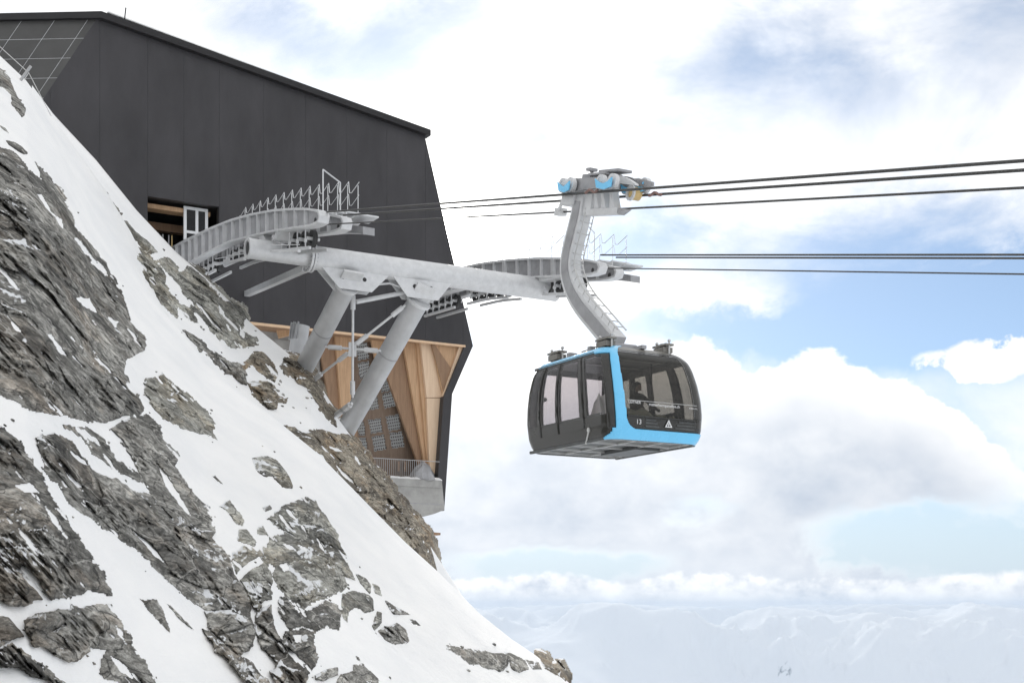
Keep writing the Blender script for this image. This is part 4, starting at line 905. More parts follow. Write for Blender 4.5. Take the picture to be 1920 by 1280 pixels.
# saddles: curved girders with ribs, lips, roller trains and a catwalk
GAUGE = 12.8
top_px = [(606, 398), (590, 393.5), (560, 393), (520, 396), (480, 403), (440, 414), (400, 430), (350, 454), (310, 476), (270, 505)]
bot_px = [(603, 418), (592, 424), (560, 428), (520, 434), (480, 443), (440, 453), (400, 472), (350, 500), (318, 522), (280, 552)]
prof_t = [on_t(x, y, -.55) for x, y in top_px]; prof_b = [on_t(x, y, -.55) for x, y in bot_px]
def interp(prof, s):
    p = sorted(prof); return float(np.interp(s, [a for a, _ in p], [b for _, b in p]))
ss_ = [prof_t[0][0]-i*(prof_t[0][0]+41.5)/40 for i in range(41)]
def saddle(name_t, far=False):
    dz = -.35 if far else 0
    for g, (t, s0) in enumerate(((name_t-.55, 0), (name_t+.55, -.35))):
        sl = [s+s0 for s in ss_]
        tp_ = [LF(s, t-.09, interp(prof_t, s-s0)+dz) for s in sl]; bt_ = [LF(s, t-.09, interp(prof_b, s-s0)+dz) for s in sl]
        gd = build('saddle_girder', MB().ribbon(tp_, bt_, V*.18), 'galv_dark', gt, smooth=True)
        up = Vector((0, 0, .045))
        build('flange', MB().ribbon([p+up-V*.13 for p in tp_], [p-up-V*.13 for p in tp_], V*.44), 'galv', gd, smooth=True)
        build('flange', MB().ribbon([p+up-V*.13 for p in bt_], [p-up-V*.13 for p in bt_], V*.44), 'galv', gd, smooth=True)
        # rounded end plate
        e0, e1 = tp_[0], bt_[0]; mid = (e0+e1)/2
        build('end_plate', MB().ribbon([e0-V*.12+Vector((0, 0, .05)), mid-V*.12-U*.16], [e0-V*.12+U*.10, mid-V*.12-U*.02], V*.42)
              .ribbon([mid-V*.12-U*.16, e1-V*.12+Vector((0, 0, -.05))], [mid-V*.12-U*.02, e1-V*.12+U*.10], V*.42), 'galv', gd)
        build('hole', MB().tube(mid+U*.55-V*.02, mid+U*.55-V*.0-V*.03, .10, 14), 'roller', gd)
        k = 1.4
        while k < 19.5:
            i = k/(ss_[0]-ss_[-1])*40; j = int(i); f = i-j
            a_, b_ = tp_[j].lerp(tp_[j+1], f), bt_[j].lerp(bt_[j+1], f)
            build('rib', MB().bar(a_-V*.05, b_-V*.05, .05, .20, up=V), 'galv', gd)
            if int(k*10) % 3 == 0: build('rib', MB().bar(a_-V*.05+U*.16, b_-V*.05+U*.16, .05, .20, up=V), 'galv', gd)
            k += 1.12
    # roller trains
    for (s0, s1) in (((SG+3.6), (SG-.9)), ((SG-3.0), (SG-7.2)), ((SG-8.6), (SG-12.2))):
        tr = build('roller_frame', MB().ribbon([LF(s, name_t-.35, interp(prof_b, s)+dz-.70) for s in np.linspace(s0, s1, 6)], [LF(s, name_t-.35, interp(prof_b, s)+dz-.82) for s in np.linspace(s0, s1, 6)], V*.1)
                   .ribbon([LF(s, name_t+.4, interp(prof_b, s)+dz-.70) for s in np.linspace(s0, s1, 6)], [LF(s, name_t+.4, interp(prof_b, s)+dz-.82) for s in np.linspace(s0, s1, 6)], V*.1), 'galv', gt)
        n = 5
        for k in range(n):
            s = s0+(s1-s0)*(k+.5)/n; c = LF(s, name_t, interp(prof_b, s)+dz-.36)
            r_ = build('roller', MB().ring(c, V, .34, .20, .16, 22), 'roller', tr, smooth=True)
            build('hub', MB().tube(c-V*.28, c+V*.28, .07, 10), 'galv', tr)
            build('hanger_rod', MB().tube(c-V*.32+Vector((0, 0, .34)), c-V*.32-Vector((0, 0, .44)), .028, 6).tube(c-V*.36-Vector((0, 0, .1)), c-V*.28-Vector((0, 0, .1)), .09, 8), 'galv', tr)
        # little platform with railing below the train
        if not far:
            build('service_platform', MB().bar(LF(s0, name_t-.75, interp(prof_b, s0)-.95), LF(s1, name_t-.75, interp(prof_b, s1)-.75), .12, .10)
                  .bar(LF(s0, name_t-.75, interp(prof_b, s0)-.70), LF(s1, name_t-.75, interp(prof_b, s1)-.5), .03, .03), 'galv', gt)
    # saddle feet on the crossbeam
    for ds in (-.9, .9):
        zb = interp(prof_b, SG+ds)+dz
        build('saddle_foot', MB().prism([LF(SG+ds*1.6, name_t-.7, zb), LF(SG+ds*.9, name_t-.7, zb), LF(SG+ds*.35, name_t-.7, zc+.35), LF(SG+ds*.8, name_t-.7, zc+.35)], V*1.4), 'galv', gt)
    # stepped catwalk with zigzag handrail on the outer side
    ct = name_t+1.15
    hr = []; mr = []
    s = ss_[0]-.6; n = 0
    rail_o = None
    steps = []
    while s > SG-9:
        z0 = interp(prof_t, s)+dz+.15
        steps.append((s, z0)); s -= 1.05
    cwk = build('catwalk_step', MB().lbox(steps[0][0]-1.0, steps[0][0], ct, ct+.9, steps[0][1]-.06, steps[0][1]), 'galv', gt)
    for (s, z0) in steps[1:]:
        build('catwalk_step', MB().prism([LF(s, ct, z0+.05), LF(s-1.05, ct, z0-.12), LF(s-1.05, ct+.9, z0-.12), LF(s, ct+.9, z0+.05)], Vector((0, 0, -.06))), 'galv', gt)
        build('step_riser', MB().prism([LF(s, ct-.02, z0+.05), LF(s-1.05, ct-.02, z0-.12), LF(s-1.05, ct-.02, z0-.45), LF(s, ct-.02, z0-.30)], V*-.04), 'galv', gt)
    for (s, z0) in steps:
        hr += [LF(s, ct+.05, z0+1.22), LF(s-.75, ct+.05, z0+1.0), LF(s-.95, ct+.05, z0+1.05)]
        mr += [LF(s, ct+.05, z0+.72), LF(s-.75, ct+.05, z0+.5), LF(s-.95, ct+.05, z0+.55)]
        for dt in (0,):
            build('railing_post', MB().tube(LF(s-.1, ct+.05+dt, z0-.1), LF(s-.1, ct+.05+dt, z0+1.12), .018, 6), 'galv', gt)
    for dt in (0,):
        build('handrail', MB().path([p+V*dt for p in hr], .018, 6), 'galv', gt, smooth=True)
        build('handrail', MB().path([p+V*dt for p in mr], .013, 6), 'galv', gt, smooth=True)
    # gate frame at the valley end
    s, z0 = steps[3]
    build('gate_frame', MB().tube(LF(s, ct-.2, z0), LF(s, ct-.2, z0+1.75), .03, 6).tube(LF(s-.8, ct+.9, z0), LF(s-.8, ct+.9, z0+1.6), .03, 6).tube(LF(s, ct-.2, z0+1.75), LF(s-.8, ct+.9, z0+1.6), .03, 6), 'galv', gt)
    # ventral box under the walkway
    build('catwalk_beam', MB().ribbon([LF(s, ct+.2, interp(prof_t, s)+dz-.35) for s in ss_[1:26]], [LF(s, ct+.2, interp(prof_t, s)+dz-.65) for s in ss_[1:26]], V*.5), 'galv_dark', gt, smooth=True)
saddle(0.0); saddle(GAUGE, True)
build('lower_chord', MB().prism([wt(x, y, GAUGE-.6) for x, y in ((872, 522), (1040, 506), (1046, 520), (1010, 528), (984, 553), (972, 556), (935, 551), (880, 546))], V*1.1), 'galv', gt, bevel=.04)

# ------------------------------------------------------------------ ropes
def rope_z(s, far=False):
    return 10.56-.225*(s-1.72)
s_sad = ss_[0]
def rope(t, dz, r, s_end, name, label, group, far=False):
    pts = []
    for i in range(15):
        s = s_end+(60-s_end)*i/14; sag = 0.0
        pts.append(LF(s, t, rope_z(s)+dz+sag))
    build(name, MB().path(pts, r, 10), 'rope', None, smooth=True, label=label, cat='cable', group=group)
g1 = 'ropes of the line'
rope(-.405, 0, .034, s_sad-.3, 'track_rope', 'topmost and nearest dark steel track rope, carrying the cabin', g1)
rope(.405, 0, .034, s_sad-.3, 'track_rope', 'second dark steel track rope, just behind the topmost one above the cabin', g1)
rope(0, -.40, .026, s_sad-6, 'haul_rope', 'lowest of the three steel ropes passing through the cabin carriage', g1)
rope(GAUGE-.405, 0, .034, s_sad-.3, 'track_rope', 'upper rope of the far line behind the hanger arm', g1)
rope(GAUGE+.405, 0, .034, s_sad-.3, 'track_rope', 'middle rope of the far line behind the hanger arm', g1)
rope(GAUGE, -.52, .026, s_sad-6, 'haul_rope', 'lowest rope of the far line behind the hanger arm', g1)
# guy wire with a strut on the snow at the left
gy = thing('guy_wire', P(33, 158, 45), 'thin wire held by a short inclined strut on the snow below the panelled facet', 'wire')
build('strut', MB().tube(P(32, 160, 45), P(58, 124, 45), .05, 8), 'rail', gy)
build('wire', MB().path([P(-60, 28, 45), P(0, 88, 45), P(54, 137, 45), P(96, 218, 45.2)], .014, 6), 'alu', gy)
build('stay', MB().tube(P(54, 137, 45), P(45, 150, 44.8), .012, 6), 'alu', gy)

# ------------------------------------------------------------------ the gondola: cabin, hanger and carriage move as one
Z0 = 4.19; HC = 2.52
CAB = C0 + Vector((0, 0, Z0))
gon = thing('gondola_cabin', CAB, 'black tinted-glass cable car cabin with a bright blue band hanging from the near ropes', 'cable car')
def prof(tab, z): return float(np.interp(z, [a for a, _ in tab], [b for _, b in tab]))
T_F = [(0, 1.86), (.12, 1.95), (.35, 2.02), (.7, 2.03), (1.1, 1.98), (1.5, 1.88), (1.9, 1.74), (2.15, 1.62), (2.33, 1.45), (2.45, 1.25), (2.52, .95)]
T_B = [(0, 1.84), (.12, 1.92), (.35, 2.0), (.8, 2.05), (1.2, 2.04), (1.6, 2.0), (2.0, 1.91), (2.2, 1.82), (2.35, 1.66), (2.46, 1.42), (2.52, 1.1)]
T_X = [(0, 1.34), (.12, 1.41), (.35, 1.46), (.8, 1.49), (1.2, 1.485), (1.6, 1.46), (2.0, 1.41), (2.2, 1.35), (2.36, 1.22), (2.46, 1.02), (2.52, .75)]
T_X = [(a, b*1.03) for a, b in T_X]; T_F = [(a, b*1.03) for a, b in T_F]; T_B = [(a, b*1.03) for a, b in T_B]
def smooth_tab(tab):
    zs = np.linspace(0, HC, 85); v = np.interp(zs, [a for a, _ in tab], [b for _, b in tab])
    for _ in range(3):
        v[1:-1] = .25*v[:-2]+.5*v[1:-1]+.25*v[2:]
    return list(zip(zs, v))
T_F, T_B, T_X = map(smooth_tab, (T_F, T_B, T_X))
RC = .36
def W3(x, y, z):                              # cabin coordinates: x across, y forward (down the line), z up
    return C0 + V*x - U*y + Vector((0, 0, Z0+z))
def loop(z, inset=0.0):
    """plan outline at height z; returns [(x, y, side, nrm coord)]"""
    hx, hf, hb = prof(T_X, z)-inset, prof(T_F, z)-inset, prof(T_B, z)-inset; r = RC; out = []
    ns, ne, nc = 150, 120, 12
    for i in range(ns):                       # left side x=-hx from back to front
        f = i/ns; y = (-hb+r)+(hf+hb-2*r)*f; out.append((-hx, y, 'L', f))
    for i in range(nc):
        a = math.pi-(i/nc)*math.pi/2; out.append((-hx+r+r*math.cos(a), hf-r+r*math.sin(a), 'LF', i/nc))
    for i in range(ne):
        f = i/ne; out.append(((-hx+r)+(2*hx-2*r)*f, hf, 'F', f))
    for i in range(nc):
        a = math.pi/2-(i/nc)*math.pi/2; out.append((hx-r+r*math.cos(a), hf-r+r*math.sin(a), 'FR', i/nc))
    for i in range(ns):
        f = i/ns; y = (hf-r)-(hf+hb-2*r)*f; out.append((hx, y, 'R', 1-f))
    for i in range(nc):
        a = -(i/nc)*math.pi/2; out.append((hx-r+r*math.cos(a), -hb+r+r*math.sin(a), 'RB', i/nc))
    for i in range(ne):
        f = i/ne; out.append(((hx-r)-(2*hx-2*r)*f, -hb, 'B', 1-f))
    for i in range(nc):
        a = -math.pi/2-(i/nc)*math.pi/2; out.append((-hx+r+r*math.cos(a), -hb+r+r*math.sin(a), 'BL', i/nc))
    return out
NZ = 110
zs = [HC*(i/NZ) for i in range(NZ+1)]
def fy(y): return (y+1.75)/3.5                # metres at mid height -> side fraction
SIDE_WIN = [(fy(-1.82), fy(-1.33)), (fy(-1.07), fy(-.40)), (fy(-.17), fy(.78)), (fy(1.14), fy(1.74))]
BAND_TOP_Z = 2.38
def classify(side, f, z):
    # blue band: along the roof edge of the left side, down the front at an angle, along the front foot
    if side == 'F':
        xa = f*2.2                             # metres from the left corner start
        if z < .27 and z > .03:
            if xa > -1: return 'band'
        cx_ = -.10+.10*(1-z/2.4)               # slanted upright
        w_ = .17
        lo = cx_+ .0; hi = lo+w_
        # rounded inner corners
        if lo < xa < hi and z >= .27: return 'band'
        rr = .30
        if z >= .27 and xa >= hi and (xa-hi) < rr and (z-.27) < rr:
            if (xa-hi-rr)**2+(z-.27-rr)**2 > rr*rr: return 'band'
        if z <= .03: return 'skirt'
        if z > 2.36: return 'roof'
        if z < .62: return 'grille'
        if xa < hi and z > .27: return 'frame'
        if xa > 2.15: return 'frame'
        if z > 2.30: return 'frame'
        return 'gf'
    if side == 'LF':
        if z > 2.2 and z < 2.36: return 'band'
        if .03 < z < .27 and f > .6-.5*(1-((z-.03)/.24))**2: return 'band'
        if f > .45+.3*(1-z/2.4)*0 and z >= .27: return 'band' if f > .72 else 'frame'
        return 'gs' if (.62 < z < 2.12 and f < .35) else ('skirt' if z <= .62 else ('roof' if z >= 2.36 else 'frame'))
    if side == 'FR':
        if .03 < z < .27: return 'band'
        if z < .62: return 'skirt'
        if .62 < z < 2.2 and f > .9: return 'band'
        return 'roof' if z > 2.42 else 'frame'
    if side in ('L', 'R'):
        if 2.22 < z < 2.345 and side == 'L': return 'band'
        if z >= 2.36: return 'roof'
        if z < .62: return 'skirt'
        if .66 < z < 2.16:
            for a, b in SIDE_WIN:
                if a < f < b: return 'gs'
        return 'frame'
    if side == 'B':
        if z >= 2.36: return 'roof'
        if .66 < z < 2.2 and .06 < f < .94: return 'gs'
        return 'skirt' if z < .62 else 'frame'
    if z >= 2.36: return 'roof'
    return 'skirt' if z < .62 else 'frame'
rings = [loop(z) for z in zs]; n = len(rings[0])
groups = {}
for i in range(NZ):
    zmid = (zs[i]+zs[i+1])/2
    for j in range(n):
        k = (j+1) % n; a = rings[i][j]
        f = a[3]+.5/{'L': 150, 'R': 150, 'F': 120, 'B': 120}.get(a[2], 12)*(1 if a[2] not in 'RB' else -1)
        c = classify(a[2], f, zmid)
        if c == 'gs': c = 'gs_'+a[2][0]
        if c == 'gs_L' and a[2] in ('L', 'LF'):
            wi = 3
            for q, (w0, w1) in enumerate(SIDE_WIN):
                if a[2] == 'L' and w0 < f < w1: wi = q
            c = 'gs_L%d' % wi
        if c == 'gs_R':
            for q, (w0, w1) in enumerate(SIDE_WIN):
                if w0 < f < w1: c = 'gs_R%d' % q
        groups.setdefault(c, []).append((i, j, k))
def shell(name, key, mat, thick, off=0.0, parent=None):
    vm = {}; vs = []; fs = []
    def vid(i, j):
        if (i, j) not in vm:
            x, y, *_ = rings[i][j]; vm[(i, j)] = len(vs); vs.append(W3(x, y, zs[i]))
        return vm[(i, j)]
    for i, j, k in groups[key]: fs.append((vid(i, j), vid(i, k), vid(i+1, k), vid(i+1, j)))
    me = bpy.data.meshes.new(name); me.from_pydata([tuple(v) for v in vs], [], fs)
    bm = bmesh.new(); bm.from_mesh(me); bmesh.ops.recalc_face_normals(bm, faces=bm.faces)
    c = sum((f.calc_center_median() for f in bm.faces), Vector())/len(bm.faces); bm.faces.ensure_lookup_table()
    f0 = bm.faces[0]; rad = f0.calc_center_median()-W3(0, 0, 1.2); rad_ok = f0.normal.dot(rad) > 0
    if not rad_ok: bmesh.ops.reverse_faces(bm, faces=bm.faces)
    bm.to_mesh(me); bm.free(); me.materials.append(M[mat])
    me.polygons.foreach_set('use_smooth', [True]*len(me.polygons))
    o = bpy.data.objects.new(name, me)
    md = o.modifiers.new('thickness', 'SOLIDIFY'); md.thickness = thick; md.offset = off
    return finish(o, name, parent=parent or gon)
if 'skirt' in groups: sk = shell('skirt', 'skirt', 'black', .05, -1)
frm = shell('body_frame', 'frame', 'black', .05, -1)
shell('roof', 'roof', 'roof', .05, -1)
shell('blue_band', 'band', 'blue', .06, 0)
shell('front_bumper', 'grille', 'black', .05, -1)
shell('front_window', 'gf', 'glass_front', .012, -1)
for key in sorted(groups):
    if key.startswith('gs_'):
        door = key in ('gs_L1', 'gs_L2')
        shell('door_window' if door else ('rear_window' if key == 'gs_B' else 'window'), key, 'glass', .012, -1)
# roof cap and floor
def cap(z, name, mat, inset=0.0):
    mb = MB(); lp = loop(z, inset); mb.add([W3(p[0], p[1], z) for p in lp], [tuple(range(len(lp)))]); return mb
build('roof_cap', MB().prism([W3(p[0], p[1], HC-.001) for p in loop(HC)[::3]], Vector((0, 0, -.03))), 'roof', gon)
fl_ = build('floor', MB().prism([W3(p[0], p[1], .1) for p in loop(.1, .07)[::3]], Vector((0, 0, .06))), 'under', gon)
uf = MB()
for y in (-1.7, -.85, 0, .85, 1.7): uf.bar(W3(-1.25, y, .05), W3(1.25, y, .05), .05, .06)
for x in (-1.25, -.42, .42, 1.25): uf.bar(W3(x, -1.72, .055), W3(x, 1.72, .055), .05, .07)
build('underframe', uf, 'alu', gon)
build('undertray', MB().prism([W3(-1.3, -1.8, .07), W3(1.3, -1.8, .07), W3(1.3, 1.8, .07), W3(-1.3, 1.8, .07)], Vector((0, 0, .025))), 'under', gon)
build('undertray_box', MB().lbox(-1.0, .6, .3, 1.1, Z0-.03, Z0+.06), 'under', gon)
build('sill_rail', MB().bar(W3(-1.40, -1.9, .03), W3(-1.40, 1.7, .03), .08, .08).bar(W3(1.40, -1.9, .03), W3(1.40, 1.7, .03), .08, .08), 'under', gon, bevel=.02)
# latch hook under the side
build('door_hook', MB().tube(W3(-1.47, 1.15, .30), W3(-1.52, 1.15, .30), .06, 10).bar(W3(-1.5, 1.15, .28), W3(-1.42, .9, -.02), .035, .035), 'alu', gon)
# door seams and dark trim standing on the glass
def surf_side(sgn, y, z, off=.0):
    return W3(sgn*(prof(T_X, z)+off), y, z)
def side_y(f, z): hf, hb = prof(T_F, z)-RC, prof(T_B, z)-RC; return -hb+(hf+hb)*f
for sgn in (-1, 1):
    for f in (fy(-1.2), fy(-.285), fy(.96)):
        build('door_post', MB().path([surf_side(sgn, side_y(f, z), z, .004) for z in np.linspace(.35, 2.2, 14)], .028, 6), 'black', gon, smooth=True)
    build('door_rail', MB().bar(surf_side(sgn, -1.7, 2.24, .012), surf_side(sgn, 1.2, 2.24, .012), .04, .06), 'black', gon)
# front details: parting line, grille slats, number, lettering and warning triangle
def fpt(x, z, off=.006): return W3(x, prof(T_F, z)+off, z)
build('front_line', MB().path([fpt(x, .985, .002) for x in np.linspace(-.95, 1.2, 20)], .007, 6), 'alu', gon, smooth=True)
for i, z in enumerate((.36, .44, .52)):
    build('grille_slat', MB().path([fpt(x, z, .0) for x in np.linspace(-.42, -.0-.05*i, 8)], .022, 6), 'under', gon, smooth=True)
    build('grille_slat', MB().path([fpt(x, z, .0) for x in np.linspace(.50+.05*i, 1.1, 8)], .022, 6), 'under', gon, smooth=True)
bmp = MB()
for (x0, x1) in ((-.98, 1.22),):
    bmp.ribbon([fpt(x, .61, .05) for x in np.linspace(x0, x1, 16)], [fpt(x, .57, .05) for x in np.linspace(x0, x1, 16)], U*.08)
build('bumper_lip', bmp, 'black', gon)
build('bumper_corner', MB().ribbon([W3(1.28+.02*i, 1.97-.08*i*i, .60) for i in range(4)], [W3(1.26+.02*i, 1.97-.08*i*i, .27) for i in range(4)], V*.06), 'black', gon)
def lettering(name, txt, x, z, size):
    cu = bpy.data.curves.new('lettering', 'FONT'); cu.body = txt; cu.size = size; cu.extrude = .0; cu.align_x = 'CENTER'; cu.align_y = 'CENTER'
    ob = bpy.data.objects.new('lettering', cu); COL.objects.link(ob)
    dg = bpy.context.evaluated_depsgraph_get(); dg.update()
    me = bpy.data.meshes.new_from_object(ob.evaluated_get(dg)); bpy.data.objects.remove(ob, do_unlink=True)
    for v in me.vertices:
        p = fpt(x+v.co.x, z+v.co.y, .006); v.co = p
    me.materials.clear(); me.materials.append(M['letter'])
    o = bpy.data.objects.new(name, me); return finish(o, name, parent=gon)
lettering('lettering', 'matterhornparadise.ch', .18, .915, .105)
lettering('lettering', 'LEITNER', -.73, .935, .10)
lettering('lettering', 'ROPEWAYS', 1.08, .90, .05)
lettering('cabin_number', '13', -.62, .45, .17)
tri = MB()
def tri_pts(r): return [(.27+r*math.sin(a), .43+r*math.cos(a)) for a in (0, 2*math.pi/3, 4*math.pi/3)]
o3, i3 = tri_pts(.125), tri_pts(.082)
for k in range(3):
    a, b, c, d = o3[k], o3[(k+1) % 3], i3[(k+1) % 3], i3[k]
    tri.prism([fpt(*p, .05) for p in (a, b, c, d)], U*.02)
for pts in ([(.285, .50), (.25, .425), (.275, .425)], [(.262, .44), (.29, .44), (.262, .375)]): tri.prism([fpt(*p, .05) for p in pts], U*.02)
build('warning_triangle', tri, 'letter', gon)
# benches with pale crumpled sheets on them, and grab rails
def bench(x0, x1, y0, y1, z=.55):
    return MB().prism([W3(x0, y0, z), W3(x1, y0, z), W3(x1, y1, z), W3(x0, y1, z)], Vector((0, 0, -.08)))
rs = random.Random(5)
for yb in (1.45, -1.5):
    build('bench', bench(-1.2, 1.2, yb-.22, yb+.22), 'under', gon)
def crumple(x0, x1, y0, y1, z, hmax, seed):
    r_ = random.Random(seed); mb = MB(); nx_, ny_ = 7, 4; vs = []
    for j in range(ny_+1):
        for i in range(nx_+1):
            e = min(i, nx_-i, j, ny_-j); h = 0 if e == 0 else r_.uniform(.35, 1)*hmax
            vs.append(W3(x0+(x1-x0)*i/nx_+(r_.uniform(-.08, .08) if e else 0), y0+(y1-y0)*j/ny_+(r_.uniform(-.06, .06) if e else 0), z+h))
    fs = [(j*(nx_+1)+i, j*(nx_+1)+i+1, (j+1)*(nx_+1)+i+1, (j+1)*(nx_+1)+i) for j in range(ny_) for i in range(nx_)]
    tri_ = []
    for f in fs: tri_ += [f[:3], (f[0], f[2], f[3])]
    return mb.add(vs, tri_)
build('crumpled_sheet', crumple(-1.25, .25, 1.0, 1.72, .57, .42, 4), 'sheet', gon)
build('crumpled_sheet', crumple(.3, .95, 1.05, 1.6, .57, .22, 8), 'sheet', gon)
build('crumpled_sheet', crumple(-1.3, -.85, .75, 1.5, .57, .7, 21), 'sheet', gon)
build('bench', bench(.75, 1.3, -1.2, 1.0, .62), 'under', gon)
build('bench_back', MB().prism([W3(1.32, -1.3, .95), W3(1.36, -1.3, .7), W3(1.36, 1.1, .7), W3(1.32, 1.1, .95)], V*-.06), 'under', gon)
for x, y in ((-.5, .9), (.6, -.9), (.9, .5)):
    build('grab_pole', MB().tube(W3(x, y, .16), W3(x, y, 2.35), .022, 8), 'black', gon)
build('grab_rail', MB().path([W3(-1.36, -1.75, 1.32), W3(-1.30, -1.45, 1.36), W3(-1.30, -1.25, 1.40)], .03, 8).ball(W3(-1.30, -1.30, 1.40), .06), 'black', gon)
build('grab_rail', MB().path([W3(-1.30, 1.12, 1.62), W3(-1.26, 1.45, 1.66), W3(-1.1, 1.6, 1.6)], .03, 8).ball(W3(-1.30, 1.2, 1.63), .07), 'black', gon)
build('ceiling_panel', MB().prism([W3(p[0], p[1], 2.3) for p in loop(2.3, .12)[::4]], Vector((0, 0, .04))), 'under', gon)
# people inside
def person(name, label, base, yaw, arm_out):
    """seated figure grown from a skinned skeleton"""
    me = bpy.data.meshes.new(name)
    J = {'pel': (0, 0, .48), 'bel': (0, .02, .66), 'che': (0, .0, .86), 'nec': (0, .01, 1.03), 'hd0': (0, -.02, 1.11), 'hd1': (0, -.03, 1.20), 'hd2': (0, -.02, 1.29),
         'shl': (-.19, .0, .96), 'ell': (-.27, -.08, .70), 'wrl': (-.16, -.30, .60), 'hal': (-.12, -.38, .59),
         'shr': (.19, .0, .96), 'elr': (.36, -.10, .78) if arm_out else (.27, -.08, .70), 'wrr': (.52, -.22, .62) if arm_out else (.16, -.30, .60), 'har': (.58, -.26, .58) if arm_out else (.12, -.38, .59),
         'hil': (-.10, -.02, .46), 'knl': (-.13, -.46, .48), 'anl': (-.13, -.50, .09), 'tol': (-.13, -.66, .04),
         'hir': (.10, -.02, .46), 'knr': (.13, -.46, .48), 'anr': (.13, -.50, .09), 'tor': (.13, -.66, .04)}
    ed = [('pel', 'bel'), ('bel', 'che'), ('che', 'nec'), ('nec', 'hd0'), ('hd0', 'hd1'), ('hd1', 'hd2'), ('che', 'shl'), ('shl', 'ell'), ('ell', 'wrl'), ('wrl', 'hal'),
          ('che', 'shr'), ('shr', 'elr'), ('elr', 'wrr'), ('wrr', 'har'), ('pel', 'hil'), ('hil', 'knl'), ('knl', 'anl'), ('anl', 'tol'), ('pel', 'hir'), ('hir', 'knr'), ('knr', 'anr'), ('anr', 'tor')]
    rad = {'pel': .15, 'bel': .15, 'che': .16, 'nec': .06, 'hd0': .075, 'hd1': .095, 'hd2': .08, 'shl': .075, 'shr': .075, 'ell': .055, 'elr': .055, 'wrl': .038, 'wrr': .038, 'hal': .042, 'har': .042,
           'hil': .095, 'hir': .095, 'knl': .07, 'knr': .07, 'anl': .05, 'anr': .05, 'tol': .045, 'tor': .045}
    ks = list(J); me.from_pydata([J[k] for k in ks], [(ks.index(a), ks.index(b)) for a, b in ed], [])
    o = bpy.data.objects.new(name, me); COL.objects.link(o)
    sk_ = o.modifiers.new('skin', 'SKIN'); o.modifiers.new('sub', 'SUBSURF').levels = 2
    for v, k in zip(me.skin_vertices[0].data, ks): v.radius = (rad[k], rad[k]); v.use_root = (k == 'pel')
    dg = bpy.context.evaluated_depsgraph_get(); dg.update()
    m2 = bpy.data.meshes.new_from_object(o.evaluated_get(dg)); bpy.data.objects.remove(o, do_unlink=True)
    m2.name = name; m2.materials.clear(); m2.materials.append(M['coat']); m2.materials.append(M['skin'])
    for p in m2.polygons:
        p.use_smooth = True
        if p.center.z > 1.06: p.material_index = 1
    ob = bpy.data.objects.new(name, m2); ob.location = base
    ob.rotation_euler = (0, 0, yaw); finish(ob, name, label, 'person')
    hm = MB(); hm.ball(Vector((0, .012, 1.235)), .112, 14, (.95, 1.0, .95))
    hme = bpy.data.meshes.new('hair'); hme.from_pydata([v for v in hm.v if True], [], hm.f); hme.materials.append(M['hair'])
    ho = bpy.data.objects.new('hair', hme); COL.objects.link(ho); ho.parent = ob
    return ob
yaw0 = math.atan2(-U.y, -U.x)+math.pi/2
sA = s_at(1238, .35); 
person('person', 'person in dark jacket sitting by the front glass with one arm stretched out', W3(.42, .55, .42), yaw0+R(10), True)
person('person', 'person in dark clothing sitting further left inside the cabin', W3(-.28, .35, .42), yaw0+R(-20), False)

# roof gear: spider beams, corner guides
def rz(x, y): return HC
sb = MB()
sb.ribbon([W3(0, y, HC+(.26 if abs(y) < .7 else .03)) for y in (-1.6, -.7, .7, 1.35)], [W3(0, y, HC-.06) for y in (-1.6, -.7, .7, 1.35)], V*.14)
build('roof_beam', sb, 'galv_dark', gon)
build('roof_beam', MB().ribbon([W3(x, -.45, HC+(.22 if abs(x) < .4 else 0)) for x in (-1.15, -.4, .4, 1.15)], [W3(x, -.45, HC-.25) for x in (-1.15, -.4, .4, 1.15)], -U*.14), 'galv_dark', gon)
build('roof_beam', MB().ribbon([W3(x, .55, HC+(.22 if abs(x) < .4 else 0)) for x in (-1.15, -.4, .4, 1.15)], [W3(x, .55, HC-.25) for x in (-1.15, -.4, .4, 1.15)], -U*.14), 'galv_dark', gon)
for x, y in ((-.95, -1.25), (-.85, .95), (.95, .95), (.95, -1.25)):
    zb = HC-.10
    g = build('roof_guide', MB().box(W3(x, y, zb+.12), V*.15, U*.22, Vector((0, 0, .07))).box(W3(x, y, zb+.25), V*.13, U*.30, Vector((0, 0, .025))), 'roof', gon)
    build('neck', MB().tube(W3(x, y, zb+.2), W3(x, y, zb+.30), .09, 12), 'black', g)
    for d in (-.27, .27):
        build('guide_post', MB().tube(W3(x, y+d, zb), W3(x, y+d, zb+.33), .024, 8).ball(W3(x, y+d, zb+.35), .045), 'alu', g)
